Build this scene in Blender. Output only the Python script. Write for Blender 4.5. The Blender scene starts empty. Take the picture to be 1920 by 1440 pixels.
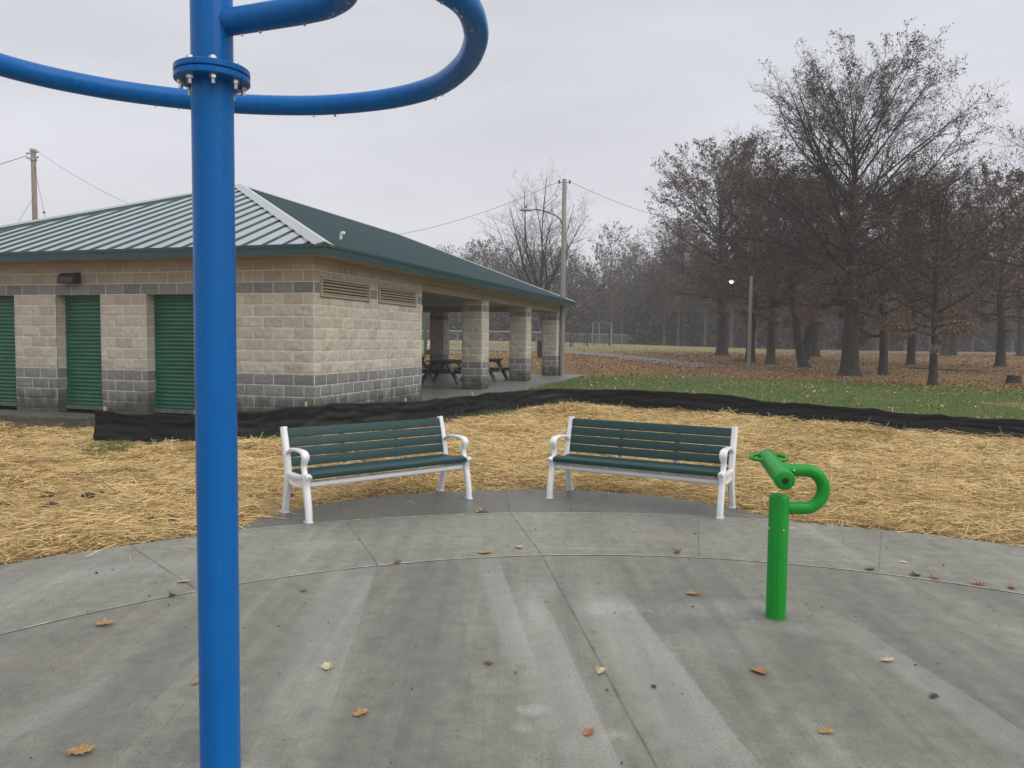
import bpy, bmesh, math, random
import numpy as np
from mathutils import Vector, Matrix
R_ = math.radians
random.seed(7)
C = bpy.context.scene
COL = C.collection

# ------------------------------------------------------------------ camera
CAM_H, FPX = 1.6, 1450.0
cam_d = bpy.data.cameras.new("camera")
cam = bpy.data.objects.new("camera", cam_d); COL.objects.link(cam)
cam_d.sensor_width = 36.0
cam_d.lens = 36.0 * FPX / 1920.0
cam_d.clip_start, cam_d.clip_end = 0.05, 3000
PITCH, ROLL = R_(3.35), math.atan(0.0105)
cam.matrix_world = (Matrix.Translation((0, 0, CAM_H)) @ Matrix.Rotation(R_(90) - PITCH, 4, 'X')
                    @ Matrix.Rotation(ROLL, 4, 'Z'))
C.camera = cam
C.view_settings.view_transform = 'Standard'
C.view_settings.look = 'None'
C.view_settings.exposure = 0.26
C.view_settings.gamma = 1.0
C.render.film_transparent = False
C.cycles.volume_bounces = 1
C.cycles.max_bounces = 8
C.cycles.transparent_max_bounces = 12
C.cycles.use_denoising = True

# ------------------------------------------------------------------ world: overcast sky
SUN_EL, SUN_AZ = R_(45), R_(128)          # azimuth measured from +Y towards +X
W = bpy.data.worlds.new("World"); C.world = W; W.use_nodes = True
nt = W.node_tree; nt.nodes.clear()
def wn(t, **k):
    n = nt.nodes.new(t)
    for a, b in k.items(): setattr(n, a, b)
    return n
w_out = wn('ShaderNodeOutputWorld'); w_bg = wn('ShaderNodeBackground'); w_bg.inputs[1].default_value = 0.1
sky = wn('ShaderNodeTexSky', sky_type='NISHITA', sun_disc=False, sun_elevation=SUN_EL, sun_rotation=SUN_AZ)
tc = wn('ShaderNodeTexCoord'); sep = wn('ShaderNodeSeparateXYZ')
nt.links.new(tc.outputs['Generated'], sep.inputs[0])
ramp = wn('ShaderNodeValToRGB')            # overcast: brighter overhead than near the horizon
e = ramp.color_ramp.elements
e[0].position, e[0].color = 0.0, (.66, .66, .695, 1)
e[1].position, e[1].color = 1.0, (.98, .98, .98, 1)
for p, c in ((.10, (.69, .678, .722, 1)), (.42, (.65, .665, .71, 1)), (.60, (.84, .85, .88, 1))):
    q = e.new(p); q.color = c
nt.links.new(sep.outputs['Z'], ramp.inputs[0])
mp = wn('ShaderNodeMapping'); mp.inputs['Scale'].default_value = (1.2, 1.2, 5.0)
nz = wn('ShaderNodeTexNoise'); nz.inputs['Scale'].default_value = 2.2; nz.inputs['Detail'].default_value = 5
nt.links.new(tc.outputs['Generated'], mp.inputs[0]); nt.links.new(mp.outputs[0], nz.inputs['Vector'])
nr = wn('ShaderNodeMapRange'); nr.inputs['From Min'].default_value = .3; nr.inputs['From Max'].default_value = .7
nr.inputs['To Min'].default_value = 8.6; nr.inputs['To Max'].default_value = 10.1
nt.links.new(nz.outputs[0], nr.inputs[0])
mul = wn('ShaderNodeVectorMath', operation='SCALE')
nt.links.new(ramp.outputs[0], mul.inputs[0]); nt.links.new(nr.outputs[0], mul.inputs['Scale'])
mix = wn('ShaderNodeMixRGB'); mix.inputs[0].default_value = .93
nt.links.new(sky.outputs[0], mix.inputs[1]); nt.links.new(mul.outputs[0], mix.inputs[2])
nt.links.new(mix.outputs[0], w_bg.inputs[0]); nt.links.new(w_bg.outputs[0], w_out.inputs[0])

sun_d = bpy.data.lights.new("sun", 'SUN'); sun_d.energy = 1.5; sun_d.angle = R_(60); sun_d.color = (1, .96, .9)
sun = bpy.data.objects.new("sun", sun_d); COL.objects.link(sun)
sv = Vector((math.sin(SUN_AZ) * math.cos(SUN_EL), math.cos(SUN_AZ) * math.cos(SUN_EL), math.sin(SUN_EL)))
sun.rotation_euler = sv.to_track_quat('Z', 'Y').to_euler()

# ------------------------------------------------------------------ material helpers
class NT:
    def __init__(s, name):
        s.m = bpy.data.materials.new(name); s.m.use_nodes = True
        s.t = s.m.node_tree; s.b = s.t.nodes['Principled BSDF']
    def n(s, t, **k):
        n = s.t.nodes.new(t)
        for a, b in k.items(): setattr(n, a, b)
        return n
    def l(s, a, b): s.t.links.new(a, b)
    def coord(s, kind='Object', scale=(1, 1, 1), rot=(0, 0, 0), loc=(0, 0, 0)):
        c = s.n('ShaderNodeTexCoord'); m = s.n('ShaderNodeMapping')
        m.inputs['Scale'].default_value = scale; m.inputs['Rotation'].default_value = rot; m.inputs['Location'].default_value = loc
        s.l(c.outputs[kind], m.inputs[0]); return m.outputs[0]
    def noise(s, vec, scale, detail=4, rough=.55, dist=0):
        n = s.n('ShaderNodeTexNoise'); n.inputs['Scale'].default_value = scale
        n.inputs['Detail'].default_value = detail; n.inputs['Roughness'].default_value = rough; n.inputs['Distortion'].default_value = dist
        s.l(vec, n.inputs['Vector']); return n.outputs[0]
    def rng(s, v, a, b, c=0., d=1., smooth=False):
        n = s.n('ShaderNodeMapRange'); n.interpolation_type = 'SMOOTHSTEP' if smooth else 'LINEAR'
        for i, x in zip(('From Min', 'From Max', 'To Min', 'To Max'), (a, b, c, d)): n.inputs[i].default_value = x
        s.l(v, n.inputs[0]); return n.outputs[0]
    def math(s, op, a, b=None, c=None):
        n = s.n('ShaderNodeMath', operation=op)
        for i, x in enumerate((a, b, c)):
            if x is None: continue
            if isinstance(x, (int, float)): n.inputs[i].default_value = x
            else: s.l(x, n.inputs[i])
        return n.outputs[0]
    def mix(s, f, a, b, bt='MIX'):
        n = s.n('ShaderNodeMixRGB', blend_type=bt)
        for i, x in enumerate((f, a, b)):
            if isinstance(x, (int, float)): n.inputs[i].default_value = x
            elif isinstance(x, tuple): n.inputs[i].default_value = (*x[:3], 1)
            else: s.l(x, n.inputs[i])
        return n.outputs[0]
    def ramp(s, v, *stops):
        n = s.n('ShaderNodeValToRGB'); e = n.color_ramp.elements
        e[0].position, e[0].color = stops[0][0], (*stops[0][1], 1); e[1].position, e[1].color = stops[-1][0], (*stops[-1][1], 1)
        for p, c in stops[1:-1]:
            q = e.new(p); q.color = (*c, 1)
        s.l(v, n.inputs[0]); return n.outputs[0]
    def bump(s, h, strength=.3, dist=.01):
        n = s.n('ShaderNodeBump'); n.inputs['Strength'].default_value = strength; n.inputs['Distance'].default_value = dist
        s.l(h, n.inputs['Height']); s.l(n.outputs[0], s.b.inputs['Normal']); return n
    def set(s, **k):
        for a, b in k.items():
            i = s.b.inputs[a.replace('_', ' ')]
            if isinstance(b, (int, float)): i.default_value = b
            elif isinstance(b, tuple): i.default_value = (*b[:3], 1) if len(i.default_value) == 4 else b
            else: s.l(b, i)
        return s.m

def paint(name, col, rough=.35, coat=.3, var=.12, scale=6, bump=.04, bscale=60, metal=0., ior=1.5, spec=.5, coat_r=.12, coat_ior=1.5):
    t = NT(name); v = t.coord()
    n = t.noise(v, scale, 5)
    dark = tuple(c * (1 - var) for c in col); lite = tuple(min(1, c * (1 + var)) for c in col)
    t.set(Base_Color=t.ramp(n, (.3, dark), (.7, lite)), Coat_Weight=coat, Coat_Roughness=coat_r, Coat_IOR=coat_ior, Metallic=metal, IOR=ior, Specular_IOR_Level=spec,
          Roughness=t.rng(t.noise(v, scale * 3, 3), .3, .7, rough * .8, rough * 1.25))
    if bump: t.bump(t.noise(v, bscale, 3), bump, .004)
    return t.m

def wet_paint(name, col, spec=.3, var=.06):
    """smooth paint with rain streaks, fine scuffs and beads of water"""
    t = NT(name); v = t.coord()
    streak = t.noise(t.coord(scale=(38, 38, 1.1)), 1.0, 4, .6); n = t.noise(v, 4, 5, .6); fine = t.noise(v, 55, 4, .7)
    c = t.ramp(n, (.3, tuple(q * (1 - var) for q in col)), (.7, tuple(min(1, q * (1 + var)) for q in col)))
    c = t.mix(.5, c, t.ramp(streak, (.35, (.86, .88, .90)), (.65, (1.12, 1.10, 1.08))), 'MULTIPLY')
    scuff = t.math('MULTIPLY', t.rng(t.noise(t.coord(scale=(60, 60, 9), rot=(.5, .4, 0)), 1.0, 3, .5), .70, .74), t.rng(n, .45, .62))
    c = t.mix(t.math('MULTIPLY', scuff, .35), c, tuple(min(1, q * .5 + .28) for q in col))
    vo = t.n('ShaderNodeTexVoronoi'); vo.inputs['Scale'].default_value = 85; t.l(v, vo.inputs['Vector'])
    drop = t.math('MULTIPLY', t.rng(vo.outputs['Distance'], .34, .20, smooth=True), t.rng(fine, .47, .55))
    t.set(Base_Color=c, Roughness=t.math('ADD', t.rng(streak, .3, .7, .24, .42), t.math('MULTIPLY', drop, -.15)), Specular_IOR_Level=spec, Coat_Weight=.07, Coat_Roughness=.06)
    t.bump(t.math('ADD', drop, t.math('MULTIPLY', fine, .25)), .28, .004)
    return t.m
M = {}
M['blue'] = wet_paint('blue paint', (.001, .118, .40), .18)
M['green_toy'] = wet_paint('bright green paint', (.008, .26, .026), .22)
M['steel'] = paint('stainless steel', (.55, .55, .53), .3, 0, .1, 30, 0, metal=1.)
M['black_rubber'] = paint('black rubber', (.012, .012, .013), .5, 0)
M['white_cast'] = paint('white cast aluminium', (.74, .75, .78), .33, .15, .05, 12, .05, 70)
M['slat_green'] = (lambda t: (t.set(Base_Color=t.ramp(t.noise(t.coord(scale=(1.5, 30, 30)), 6, 4), (.3, (.011, .042, .043)), (.7, (.020, .062, .063))), Roughness=.5, Specular_IOR_Level=.35), t.bump(t.noise(t.coord(scale=(2, 60, 60)), 8, 3), .15, .003), t.m)[-1])(NT('dark green plastic board'))
M['roof_green'] = paint('wet green roof metal', (.008, .055, .050), .08, 1., .15, 1.2, .010, 8, ior=2.5, coat_r=.05, coat_ior=1.9)
M['fascia_green'] = paint('green fascia metal', (.020, .056, .062), .40, .05, .10, 2, 0, spec=.35)
M['seam_green'] = paint('green roof seam', (.026, .066, .070), .35, .25, .1, 2, 0, spec=.4)
M['door_green'] = paint('green roll up door', (.012, .110, .058), .36, .18, .2, 3, 0)
M['door_bar'] = paint('dirty grey door bar', (.10, .12, .11), .6, 0, .4, 8)
M['louver_tan'] = paint('tan louver metal', (.40, .33, .25), .45, 0, .1, 5)
M['soffit_tan'] = paint('tan soffit', (.36, .29, .21), .6, 0, .1, 2)
M['ceiling'] = paint('grey ceiling boards', (.30, .29, .28), .7, 0, .1, 1)
M['dark_bronze'] = paint('dark bronze lamp housing', (.025, .020, .020), .4, .1)
M['lamp_grey'] = paint('grey lamp housing', (.28, .30, .31), .4, .1)
M['table_green'] = paint('dark green table boards', (.010, .035, .030), .5, 0, .2, 5)
M['play_red'] = paint('red play panel', (.36, .03, .035), .4)
M['play_white'] = paint('white play panel', (.7, .68, .6), .4)
M['play_green'] = paint('green play post', (.01, .14, .08), .4)
M['pole_dark'] = paint('dark fence post', (.03, .035, .033), .5, 0)
M['galv'] = paint('galvanised wire', (.25, .26, .27), .5, 0)
M['house_white'] = paint('white siding', (.45, .45, .46), .6, 0)
M['house_roof'] = paint('dark shingles', (.06, .055, .055), .8, 0, .3, 2)
M['house_glass'] = paint('dark window glass', (.02, .025, .03), .1, 0)
M['wire'] = paint('black cable', (.03, .03, .03), .5, 0)

def weathered_wood(name, a, b):
    t = NT(name); v = t.coord(scale=(14, 14, .7))
    n = t.noise(v, 3, 6)
    t.set(Base_Color=t.ramp(n, (.3, a), (.7, b)), Roughness=.8); t.bump(n, .4, .01); return t.m
M['pole_wood'] = weathered_wood('weathered pole wood', (.17, .162, .145), (.31, .30, .275))
M['pole_tan'] = weathered_wood('tan pole wood', (.17, .125, .10), (.30, .235, .19))
M['stake'] = weathered_wood('pine stake', (.30, .22, .13), (.5, .40, .26))

def bark(name, a, b):
    t = NT(name); v = t.coord(scale=(5, 5, 1.1))
    n = t.noise(v, 3, 6, .65)
    t.set(Base_Color=t.ramp(n, (.3, a), (.72, b)), Roughness=.9, Specular_IOR_Level=.2); t.bump(n, .8, .04); return t.m
M['bark'] = bark('grey brown bark', (.020, .019, .016), (.062, .057, .048))
M['twig'] = bark('thin twig bark', (.026, .022, .019), (.064, .054, .046))
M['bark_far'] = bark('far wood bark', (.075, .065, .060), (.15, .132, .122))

def leafmat(name, *stops):
    t = NT(name); a = t.n('ShaderNodeAttribute'); a.attribute_name = 'tint'
    c = t.ramp(a.outputs['Fac'], *stops)
    t.set(Base_Color=c, Roughness=.6, Specular_IOR_Level=.3)
    return t.m
M['oak_leaf'] = leafmat('dry oak leaves', (0, (.055, .036, .026)), (.5, (.118, .074, .050)), (.85, (.195, .12, .072)), (1, (.26, .16, .088)))
M['grey_leaf'] = leafmat('grey dry leaves', (0, (.030, .025, .022)), (.5, (.062, .048, .038)), (.75, (.115, .078, .052)), (1, (.18, .115, .068)))
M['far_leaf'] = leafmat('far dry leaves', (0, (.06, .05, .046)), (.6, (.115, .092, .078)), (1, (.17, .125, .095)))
M['red_leaf'] = leafmat('red brown leaves', (0, (.072, .043, .035)), (.6, (.155, .086, .062)), (1, (.23, .135, .084)))
M['straw'] = leafmat('straw', (0, (.10, .062, .022)), (.2, (.33, .225, .085)), (.5, (.58, .415, .175)), (.8, (.78, .60, .30)), (1, (.90, .78, .50)))
M['grass'] = leafmat('grass blades', (0, (.048, .085, .016)), (.5, (.100, .158, .034)), (.85, (.160, .20, .060)), (1, (.33, .30, .12)))
M['litter'] = leafmat('fallen leaf litter', (0, (.13, .056, .024)), (.45, (.27, .128, .050)), (.8, (.39, .215, .085)), (1, (.58, .46, .22)))

# ------------------------------------------------------------------ mesh helpers
def tag(o, label=None, cat=None, group=None, kind=None):
    for k, v in (('label', label), ('category', cat), ('group', group), ('kind', kind)):
        if v: o[k] = v
    return o
def empty(name, loc, rz=0., label=None, cat=None, group=None):
    o = bpy.data.objects.new(name, None); COL.objects.link(o)
    o.location = loc; o.rotation_euler = (0, 0, rz); o.empty_display_size = .2
    return tag(o, label, cat, group)
def link(name, me, mats, parent=None):
    o = bpy.data.objects.new(name, me); COL.objects.link(o)
    for m in (mats if isinstance(mats, (list, tuple)) else [mats]): me.materials.append(m)
    if parent: o.parent = parent
    return o
def obj(name, bm, mats, parent=None, smooth=False):
    me = bpy.data.meshes.new(name)
    bmesh.ops.recalc_face_normals(bm, faces=bm.faces[:])
    bm.to_mesh(me); bm.free()
    if smooth: me.shade_smooth() if smooth is True else None
    return link(name, me, mats, parent)
def np_mesh(name, V, F, mats, parent=None, smooth=False, tint=None, uv=None, matidx=None):
    """V (n,3), F (m,k) constant k"""
    me = bpy.data.meshes.new(name); V = np.asarray(V, np.float32); F = np.asarray(F, np.int32)
    m, k = F.shape
    me.vertices.add(len(V)); me.vertices.foreach_set('co', V.ravel())
    me.loops.add(m * k); me.loops.foreach_set('vertex_index', F.ravel())
    me.polygons.add(m); me.polygons.foreach_set('loop_start', np.arange(0, m * k, k, dtype=np.int32))
    me.polygons.foreach_set('loop_total', np.full(m, k, np.int32))
    if smooth: me.polygons.foreach_set('use_smooth', np.ones(m, bool))
    if matidx is not None: me.polygons.foreach_set('material_index', np.asarray(matidx, np.int32))
    me.update(calc_edges=True)
    if tint is not None:
        a = me.attributes.new('tint', 'FLOAT', 'FACE'); a.data.foreach_set('value', np.asarray(tint, np.float32))
    if uv is not None:
        l = me.uv_layers.new(name='UVMap'); l.data.foreach_set('uv', np.asarray(uv, np.float32)[F.ravel()].ravel())
    return link(name, me, mats, parent)
def box(bm, c, s, rot=None, bev=0.):
    r = bmesh.ops.create_cube(bm, size=1.0); vs = r['verts']
    bmesh.ops.scale(bm, vec=s, verts=vs)
    if bev:
        es = list({e for v in vs for e in v.link_edges})
        q = bmesh.ops.bevel(bm, geom=es, offset=bev, segments=2, affect='EDGES', profile=.6)
        vs = q['verts']
        vs = list({v for f in q['faces'] for v in f.verts} | {v for v in vs if v.is_valid})
        seen = set(vs); st = list(vs)
        while st:
            v = st.pop()
            for e_ in v.link_edges:
                o = e_.other_vert(v)
                if o not in seen: seen.add(o); st.append(o)
        vs = list(seen)
    if rot is not None: bmesh.ops.transform(bm, matrix=rot, verts=vs)
    bmesh.ops.translate(bm, vec=c, verts=vs)
    return vs
def cyl(bm, p0, p1, r0, r1=None, seg=20, cap=True):
    r1 = r0 if r1 is None else r1
    p0, p1 = Vector(p0), Vector(p1); d = p1 - p0
    q = bmesh.ops.create_cone(bm, cap_ends=cap, segments=seg, radius1=r0, radius2=r1, depth=d.length)
    m = Matrix.Translation((p0 + p1) / 2) @ d.to_track_quat('Z', 'Y').to_matrix().to_4x4()
    bmesh.ops.transform(bm, matrix=m, verts=q['verts']); return q['verts']
def smooth_path(pts, n=8):
    P = [Vector(p) for p in pts]; out = []
    for i in range(len(P) - 1):
        a, b, c, d = P[max(i - 1, 0)], P[i], P[i + 1], P[min(i + 2, len(P) - 1)]
        for k in range(n):
            t = k / n
            out.append(.5 * (2 * b + (c - a) * t + (2 * a - 5 * b + 4 * c - d) * t * t + (3 * b - a - 3 * c + d) * t ** 3))
    out.append(P[-1]); return out
def tube(bm, pts, r, seg=16, caps=True):
    P = [Vector(p) for p in pts]; rr = r if isinstance(r, (list, tuple)) else [r] * len(P)
    nrm = None; rings = []
    for i, p in enumerate(P):
        t = (P[min(i + 1, len(P) - 1)] - P[max(i - 1, 0)]).normalized()
        if nrm is None: nrm = t.orthogonal().normalized()
        nrm = (nrm - t * nrm.dot(t)).normalized(); b = t.cross(nrm)
        rings.append([bm.verts.new(p + (nrm * math.cos(a) + b * math.sin(a)) * rr[i]) for a in [2 * math.pi * k / seg for k in range(seg)]])
    for a, b in zip(rings, rings[1:]):
        for k in range(seg):
            f = bm.faces.new((a[k], a[(k + 1) % seg], b[(k + 1) % seg], b[k])); f.smooth = True
    if caps: bm.faces.new(rings[0][::-1]); bm.faces.new(rings[-1])
def flatbar(bm, pts, wid, thick, ax=Vector((1, 0, 0)), bev=.006):
    """bar swept along a path lying in the plane normal to ax: thick across the path, wid along ax; rounded section"""
    P = [Vector(p) for p in pts]; rings = []
    ww = wid if isinstance(wid, list) else [wid] * len(P); tt = thick if isinstance(thick, list) else [thick] * len(P)
    for i, p in enumerate(P):
        t = (P[min(i + 1, len(P) - 1)] - P[max(i - 1, 0)]).normalized(); n = t.cross(ax).normalized()
        w, h = ww[i] / 2, tt[i] / 2; b = min(bev, w * .6, h * .6)
        rings.append([bm.verts.new(p + ax * x + n * y) for x, y in ((-w + b, -h), (w - b, -h), (w, -h + b), (w, h - b), (w - b, h), (-w + b, h), (-w, h - b), (-w, -h + b))])
    for a, b in zip(rings, rings[1:]):
        for k in range(8): bm.faces.new((a[k], a[(k + 1) % 8], b[(k + 1) % 8], b[k]))
    bm.faces.new(rings[0][::-1]); bm.faces.new(rings[-1])
def poly_prism(bm, pts, z0, z1):
    a = [bm.verts.new((x, y, z0)) for x, y in pts]; b = [bm.verts.new((x, y, z1)) for x, y in pts]
    bm.faces.new(a[::-1]); bm.faces.new(b)
    for i in range(len(a)):
        j = (i + 1) % len(a); bm.faces.new((a[i], a[j], b[j], b[i]))
def dup(root, loc, rz, label=None, group=None, scale=None):
    def cp(o, par):
        c = o.copy(); COL.objects.link(c)
        if par: c.parent = par
        for ch in o.children: cp(ch, c)
        return c
    r = cp(root, None); r.location = loc; r.rotation_euler = (0, 0, rz)
    if scale: r.scale = (scale,) * 3
    if label: r['label'] = label
    if group: r['group'] = group
    return r
class VN:                                    # numpy value noise
    def __init__(s, seed, n=256): s.g = np.random.default_rng(seed).random((n, n)); s.n = n
    def __call__(s, x, y):
        xi = np.floor(x).astype(int); yi = np.floor(y).astype(int); fx = x - xi; fy = y - yi
        fx = fx * fx * (3 - 2 * fx); fy = fy * fy * (3 - 2 * fy); n = s.n
        a = s.g[xi % n, yi % n]; b = s.g[(xi + 1) % n, yi % n]; c = s.g[xi % n, (yi + 1) % n]; d = s.g[(xi + 1) % n, (yi + 1) % n]
        return (a * (1 - fx) + b * fx) * (1 - fy) + (c * (1 - fx) + d * fx) * fy
VN1, VN2, VN3 = VN(1), VN(2), VN(3)

# ------------------------------------------------------------------ terrain
FENCE = [(-5.82, 10.75), (-4.55, 10.80), (-4.0, 10.95), (-3.22, 12.0), (-2.0, 13.1), (-1.2, 14.0), (.1, 16.1), (.95, 16.75), (1.65, 16.75), (2.5, 16.45), (4.9, 14.0), (6.15, 12.7), (7.75, 11.75), (9.6, 10.6), (12.0, 9.6), (16.0, 8.3)]
def fence_y(x): return np.interp(x, [p[0] for p in FENCE], [p[1] for p in FENCE])
def sst(a, b, x):
    t = np.clip((np.asarray(x, float) - a) / (b - a), 0, 1); return t * t * (3 - 2 * t)
PAD_C, PAD_R = (.743, 1.22), 4.447
WLK_C, WLK_R = (.741, 1.092), 5.956
BENCH_PAD = [(-2.62, 5.6), (-2.35, 6.25), (-2.18, 6.72), (-1.95, 7.15), (-1.55, 7.55), (-.87, 7.93), (-.1, 8.16), (.81, 8.15), (1.55, 7.86), (2.08, 7.40), (2.42, 6.95), (2.75, 6.55), (3.1, 6.2)]
def pad_dist(x, y):                        # >0 outside the concrete
    d1 = np.hypot(x - WLK_C[0], y - WLK_C[1]) - WLK_R
    d2 = np.hypot((x - .15) * .98, y - 5.55) - 2.6
    return np.minimum(d1, d2)
def gz(x, y):
    x = np.asarray(x, float); y = np.asarray(y, float)
    rise = 1.25 - .70 * sst(-.05, .45, x / np.maximum(y, 8.))
    z = sst(16, 95, y) * rise + .09 * sst(7.5, 13, y)
    ds, dt_ = (x + 3.458) * .28404 + (y - 13.503) * .95881, -((x + 3.458) * .95881 - (y - 13.503) * .28404)
    out = np.maximum(np.maximum(-1.2 - ds, ds - 20.2), np.maximum(-1.1 - dt_, dt_ - 11.3))
    z = z + .10 * sst(1.5, 4, x) * np.exp(-((y - fence_y(x)) / 1.0) ** 2)
    z = z * sst(-.1, 2.5, out) + .055 * (1 - sst(-.1, 2.5, out))
    d = pad_dist(x, y)
    bumps = (VN1(x * 1.7, y * 1.7) - .5) * .07 + (VN2(x * 5, y * 5) - .5) * .04
    z = z + bumps * sst(.25, 1.2, d) * (1 - sst(14, 17, y)) * .9
    return z - .055 * (1 - sst(-.05, .30, d))
def gzf(x, y): return float(gz(x, y))

xs = np.concatenate([-np.geomspace(700, 14, 40), np.linspace(-13.9, 14, 240), np.geomspace(14.2, 700, 90)])
ys = np.concatenate([np.linspace(-300, -10, 12), np.linspace(-9, 4.5, 40), np.linspace(4.6, 18, 190), np.linspace(18.2, 60, 110), np.geomspace(61, 1500, 70)])
X, Y = np.meshgrid(xs, ys, indexing='ij')
V = np.stack([X, Y, gz(X, Y)], -1).reshape(-1, 3)
ni, nj = len(xs), len(ys)
I = np.arange(ni * nj).reshape(ni, nj)
F = np.stack([I[:-1, :-1], I[1:, :-1], I[1:, 1:], I[:-1, 1:]], -1).reshape(-1, 4)

# silt fence line (plan)

def ground_material():
    t = NT('park ground'); co = t.n('ShaderNodeTexCoord'); s = t.n('ShaderNodeSeparateXYZ'); t.l(co.outputs['Object'], s.inputs[0])
    v = co.outputs['Object']; x, y = s.outputs['X'], s.outputs['Y']
    nA = t.noise(v, .35, 5); nB = t.noise(v, 2.5, 6, .65); nC = t.noise(v, 22, 6, .7)
    # straw bed: mud with straw tints
    straw = t.ramp(t.noise(v, 30, 6, .7), (.28, (.09, .055, .022)), (.42, (.25, .165, .065)), (.60, (.46, .315, .13)), (.8, (.60, .44, .20)))
    mud = t.ramp(nC, (.3, (.035, .027, .019)), (.7, (.085, .062, .040)))
    bed = t.mix(t.rng(nB, .56, .72), straw, mud)
    grass = t.ramp(nC, (.3, (.056, .090, .018)), (.6, (.104, .152, .034)), (.8, (.15, .17, .05)))
    leaf = t.ramp(nC, (.3, (.11, .056, .026)), (.55, (.22, .112, .046)), (.75, (.32, .175, .075)))
    olive = t.ramp(nC, (.3, (.17, .155, .062)), (.7, (.29, .255, .11)))
    brown = t.ramp(nC, (.3, (.14, .108, .060)), (.7, (.24, .185, .105)))
    # distances: yy = y shifted by noise
    yy = t.math('ADD', y, t.math('MULTIPLY', t.math('SUBTRACT', nA, .5), 9.0))
    yl = t.math('ADD', yy, t.math('MULTIPLY', x, .42))          # leaf zone starts nearer on the right
    f_leaf = t.rng(yl, 31, 37, smooth=True)
    far_l = t.math('SUBTRACT', yy, t.math('MULTIPLY', x, .55))
    f_olive = t.rng(far_l, 46, 58, smooth=True)
    lawn = t.mix(f_leaf, grass, leaf)
    lawn = t.mix(t.math('MULTIPLY', t.rng(nB, .45, .6), t.math('MULTIPLY', f_leaf, .6)), lawn, olive)
    lawn = t.mix(f_olive, lawn, olive)
    f_br = t.math('MULTIPLY', t.rng(t.math('SUBTRACT', x, t.math('MULTIPLY', y, .30)), 0, 6, smooth=True), t.rng(yl, 36, 44, smooth=True))
    lawn = t.mix(f_br, lawn, brown)
    f_far = t.rng(yy, 88, 98, smooth=True); lawn = t.mix(f_far, lawn, (.05, .04, .03))
    # straw region mask follows the fence
    cur = t.n('ShaderNodeFloatCurve'); mx = t.rng(x, -12, 12); t.l(mx, cur.inputs['Value'])
    pts = [(-12, 13.1), (-8, 12.4), (-6.4, 11.8), (-5.9, 11.0)] + FENCE[1:-1]
    cv = cur.mapping.curves[0]
    for i, (px, py) in enumerate(pts):
        q = ((px + 12) / 24, py / 20)
        if i == 0: cv.points[0].location = q
        elif i == len(pts) - 1: cv.points[1].location = q
        else: cv.points.new(*q)
    for p in cv.points: p.handle_type = 'VECTOR'
    cur.mapping.update()
    d = t.math('SUBTRACT', t.math('MULTIPLY', cur.outputs[0], 20), y)
    d = t.math('ADD', d, t.math('MULTIPLY', t.math('SUBTRACT', nB, .5), .8))
    wx, wy = t.math('SUBTRACT', x, WLK_C[0]), t.math('SUBTRACT', y, WLK_C[1])
    wd_ = t.math('SUBTRACT', t.math('SQRT', t.math('ADD', t.math('MULTIPLY', wx, wx), t.math('MULTIPLY', wy, wy))), WLK_R)
    bed = t.mix(t.rng(wd_, .22, .10), bed, mud)
    f_bed = t.rng(d, -.15, .25, smooth=True)
    # wet mud beside the building on the left
    f_mud = t.math('MULTIPLY', t.rng(x, -5.5, -6.2), t.rng(y, 18, 17))
    base = t.mix(t.math('MULTIPLY', f_mud, 1.0), lawn, t.ramp(nC, (.3, (.040, .036, .020)), (.7, (.085, .072, .045))))
    col = t.mix(f_bed, base, bed)
    wet = t.math('MULTIPLY', f_mud, t.rng(nB, .42, .52))
    wet = t.math('MULTIPLY', wet, t.math('SUBTRACT', 1.0, f_bed))
    t.set(Base_Color=col, Roughness=t.rng(wet, 0, 1, .9, .12), Specular_IOR_Level=.35)
    t.bump(t.noise(v, 35, 5, .7), .7, .03)
    return t.m
tag(np_mesh('ground', V, F, ground_material(), smooth=True), kind='structure')

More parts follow.
